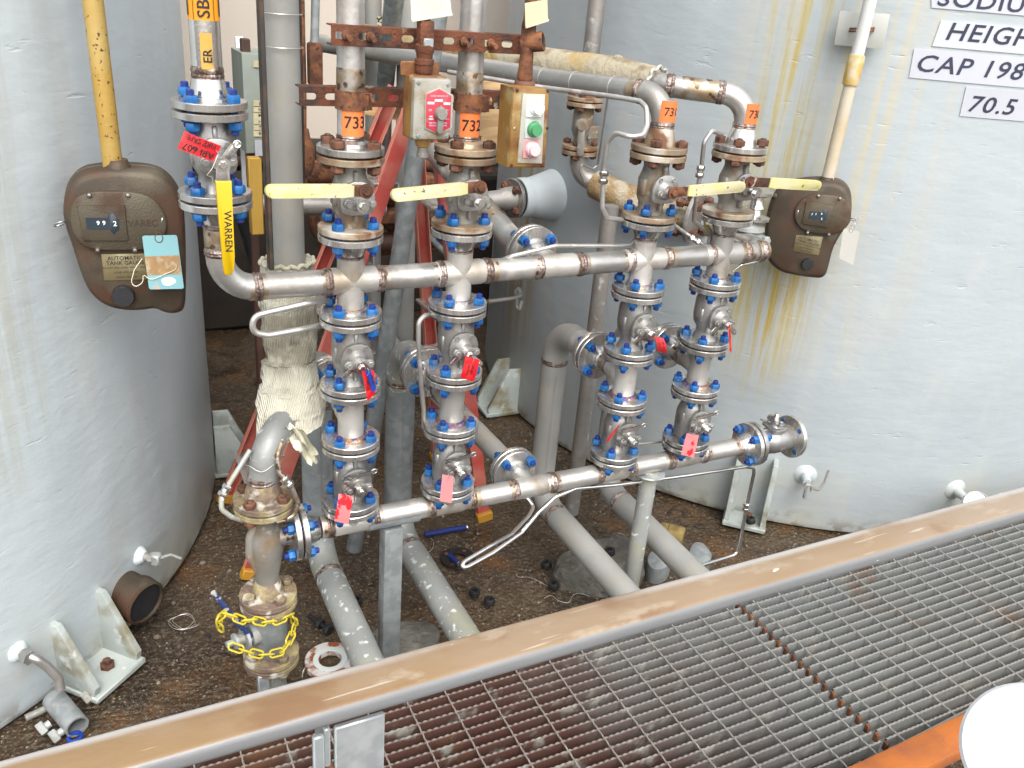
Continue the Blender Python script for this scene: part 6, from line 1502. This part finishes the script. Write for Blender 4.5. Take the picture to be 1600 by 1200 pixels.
slab('concrete_pad', 'rough concrete patch around the foot of the square support leg', 'concrete pad', ((575, 990), (620, 975), (680, 975), (690, 1000), (660, 1040), (560, 1040)), .02, 'concrete', .006)
slab('concrete_block', 'small pale block under the mottled supply pipe right of the round leg', 'block', ((1008, 880), (1035, 872), (1050, 895), (1030, 912), (1008, 905)), .06, 'galvlight', .003)
slab('concrete_block', 'pale grey block under the end of the mottled pipe, near the handrail', 'block', ((1070, 880), (1085, 862), (1108, 880), (1108, 900), (1075, 905)), .07, 'galvlight', .003)
a, b_ = pZ(1030, 830, .035), pZ(1066, 840, .035); d = (b_-a).normalized()
t = thing('yellow_roll', 'dirty yellow roll lying on the ground right of the round support leg', 'roll', a)
MB().lathe([(.036, 0), (.040, .004), (.040, .030), (.036, .034), (.042, .037), (.042, (b_-a).length), (.036, (b_-a).length+.004)], a, d, 20, wob=.02).build('roll', Mt['wood'], t)
def wire(label, pts, closed=False, r=.0009, m='wire'):
    o = MB().tube(fillet([pZ(u, v, z) for u, v, z in pts], .04, 5) if not closed else [pZ(u, v, z) for u, v, z in pts], r, 5, closed=closed).build('loose_wire', Mt[m]); tag(o, label, 'wire', 'loose wires on the ground')
coil = [(287+24*math.cos(k*.55)*(1-.01*k)+3*math.sin(k), 971+13*math.sin(k*.55)*(1-.008*k)+2*math.cos(k*1.7), .008+.0004*k) for k in range(36)]
wire('tangled coil of thin wire on the ground right of the left tank bracket', coil)
wire('loose curved wire on the bare ground above the middle of the handrail', [(808, 895, .01), (806, 903, .01), (825, 901, .01), (836, 905, .015), (856, 916, .01)])
wire('thin loop of wire by the bottom of the concrete pad', [(850, 935, .01), (862, 928, .02), (870, 938, .02), (890, 944, .02), (894, 930, .03), (905, 926, .03), (922, 932, .02)])
wire('thin wire arcing on the ground left of the loose flange', [(472, 1058, .01), (474, 1045, .03), (484, 1036, .03), (494, 1030, .01)])
wire('short wire curl on the ground between the square leg and the black gasket', [(660, 866, .01), (676, 862, .02), (678, 846, .02), (672, 840, .01)])
wire('thin wire on the ground right of the supply elbow', [(958, 834, .01), (966, 832, .02), (975, 835, .01), (990, 850, .01)])
# ------------------------------------------------------------------ lettered strips
strip('white strip with half cut line of letters at the top right corner', (1455, -40), (1455, 12), .60, 'SODIUM', .072, (1462, 8), .0)
strip('white strip reading HEIGH, second line on the right tank', (1470, 32), (1456, 72), .60, 'HEIGHT', .074, (1474, 61), .17)
strip('white strip reading CAP 1987, third line on the right tank', (1428, 76), (1420, 121), .62, 'CAP 19870', .074, (1427, 110), .17)
strip('white strip reading 70.5, lowest line on the right tank', (1509, 136), (1499, 181), .5, '70.5 GAL', .072, (1508, 173), .17)
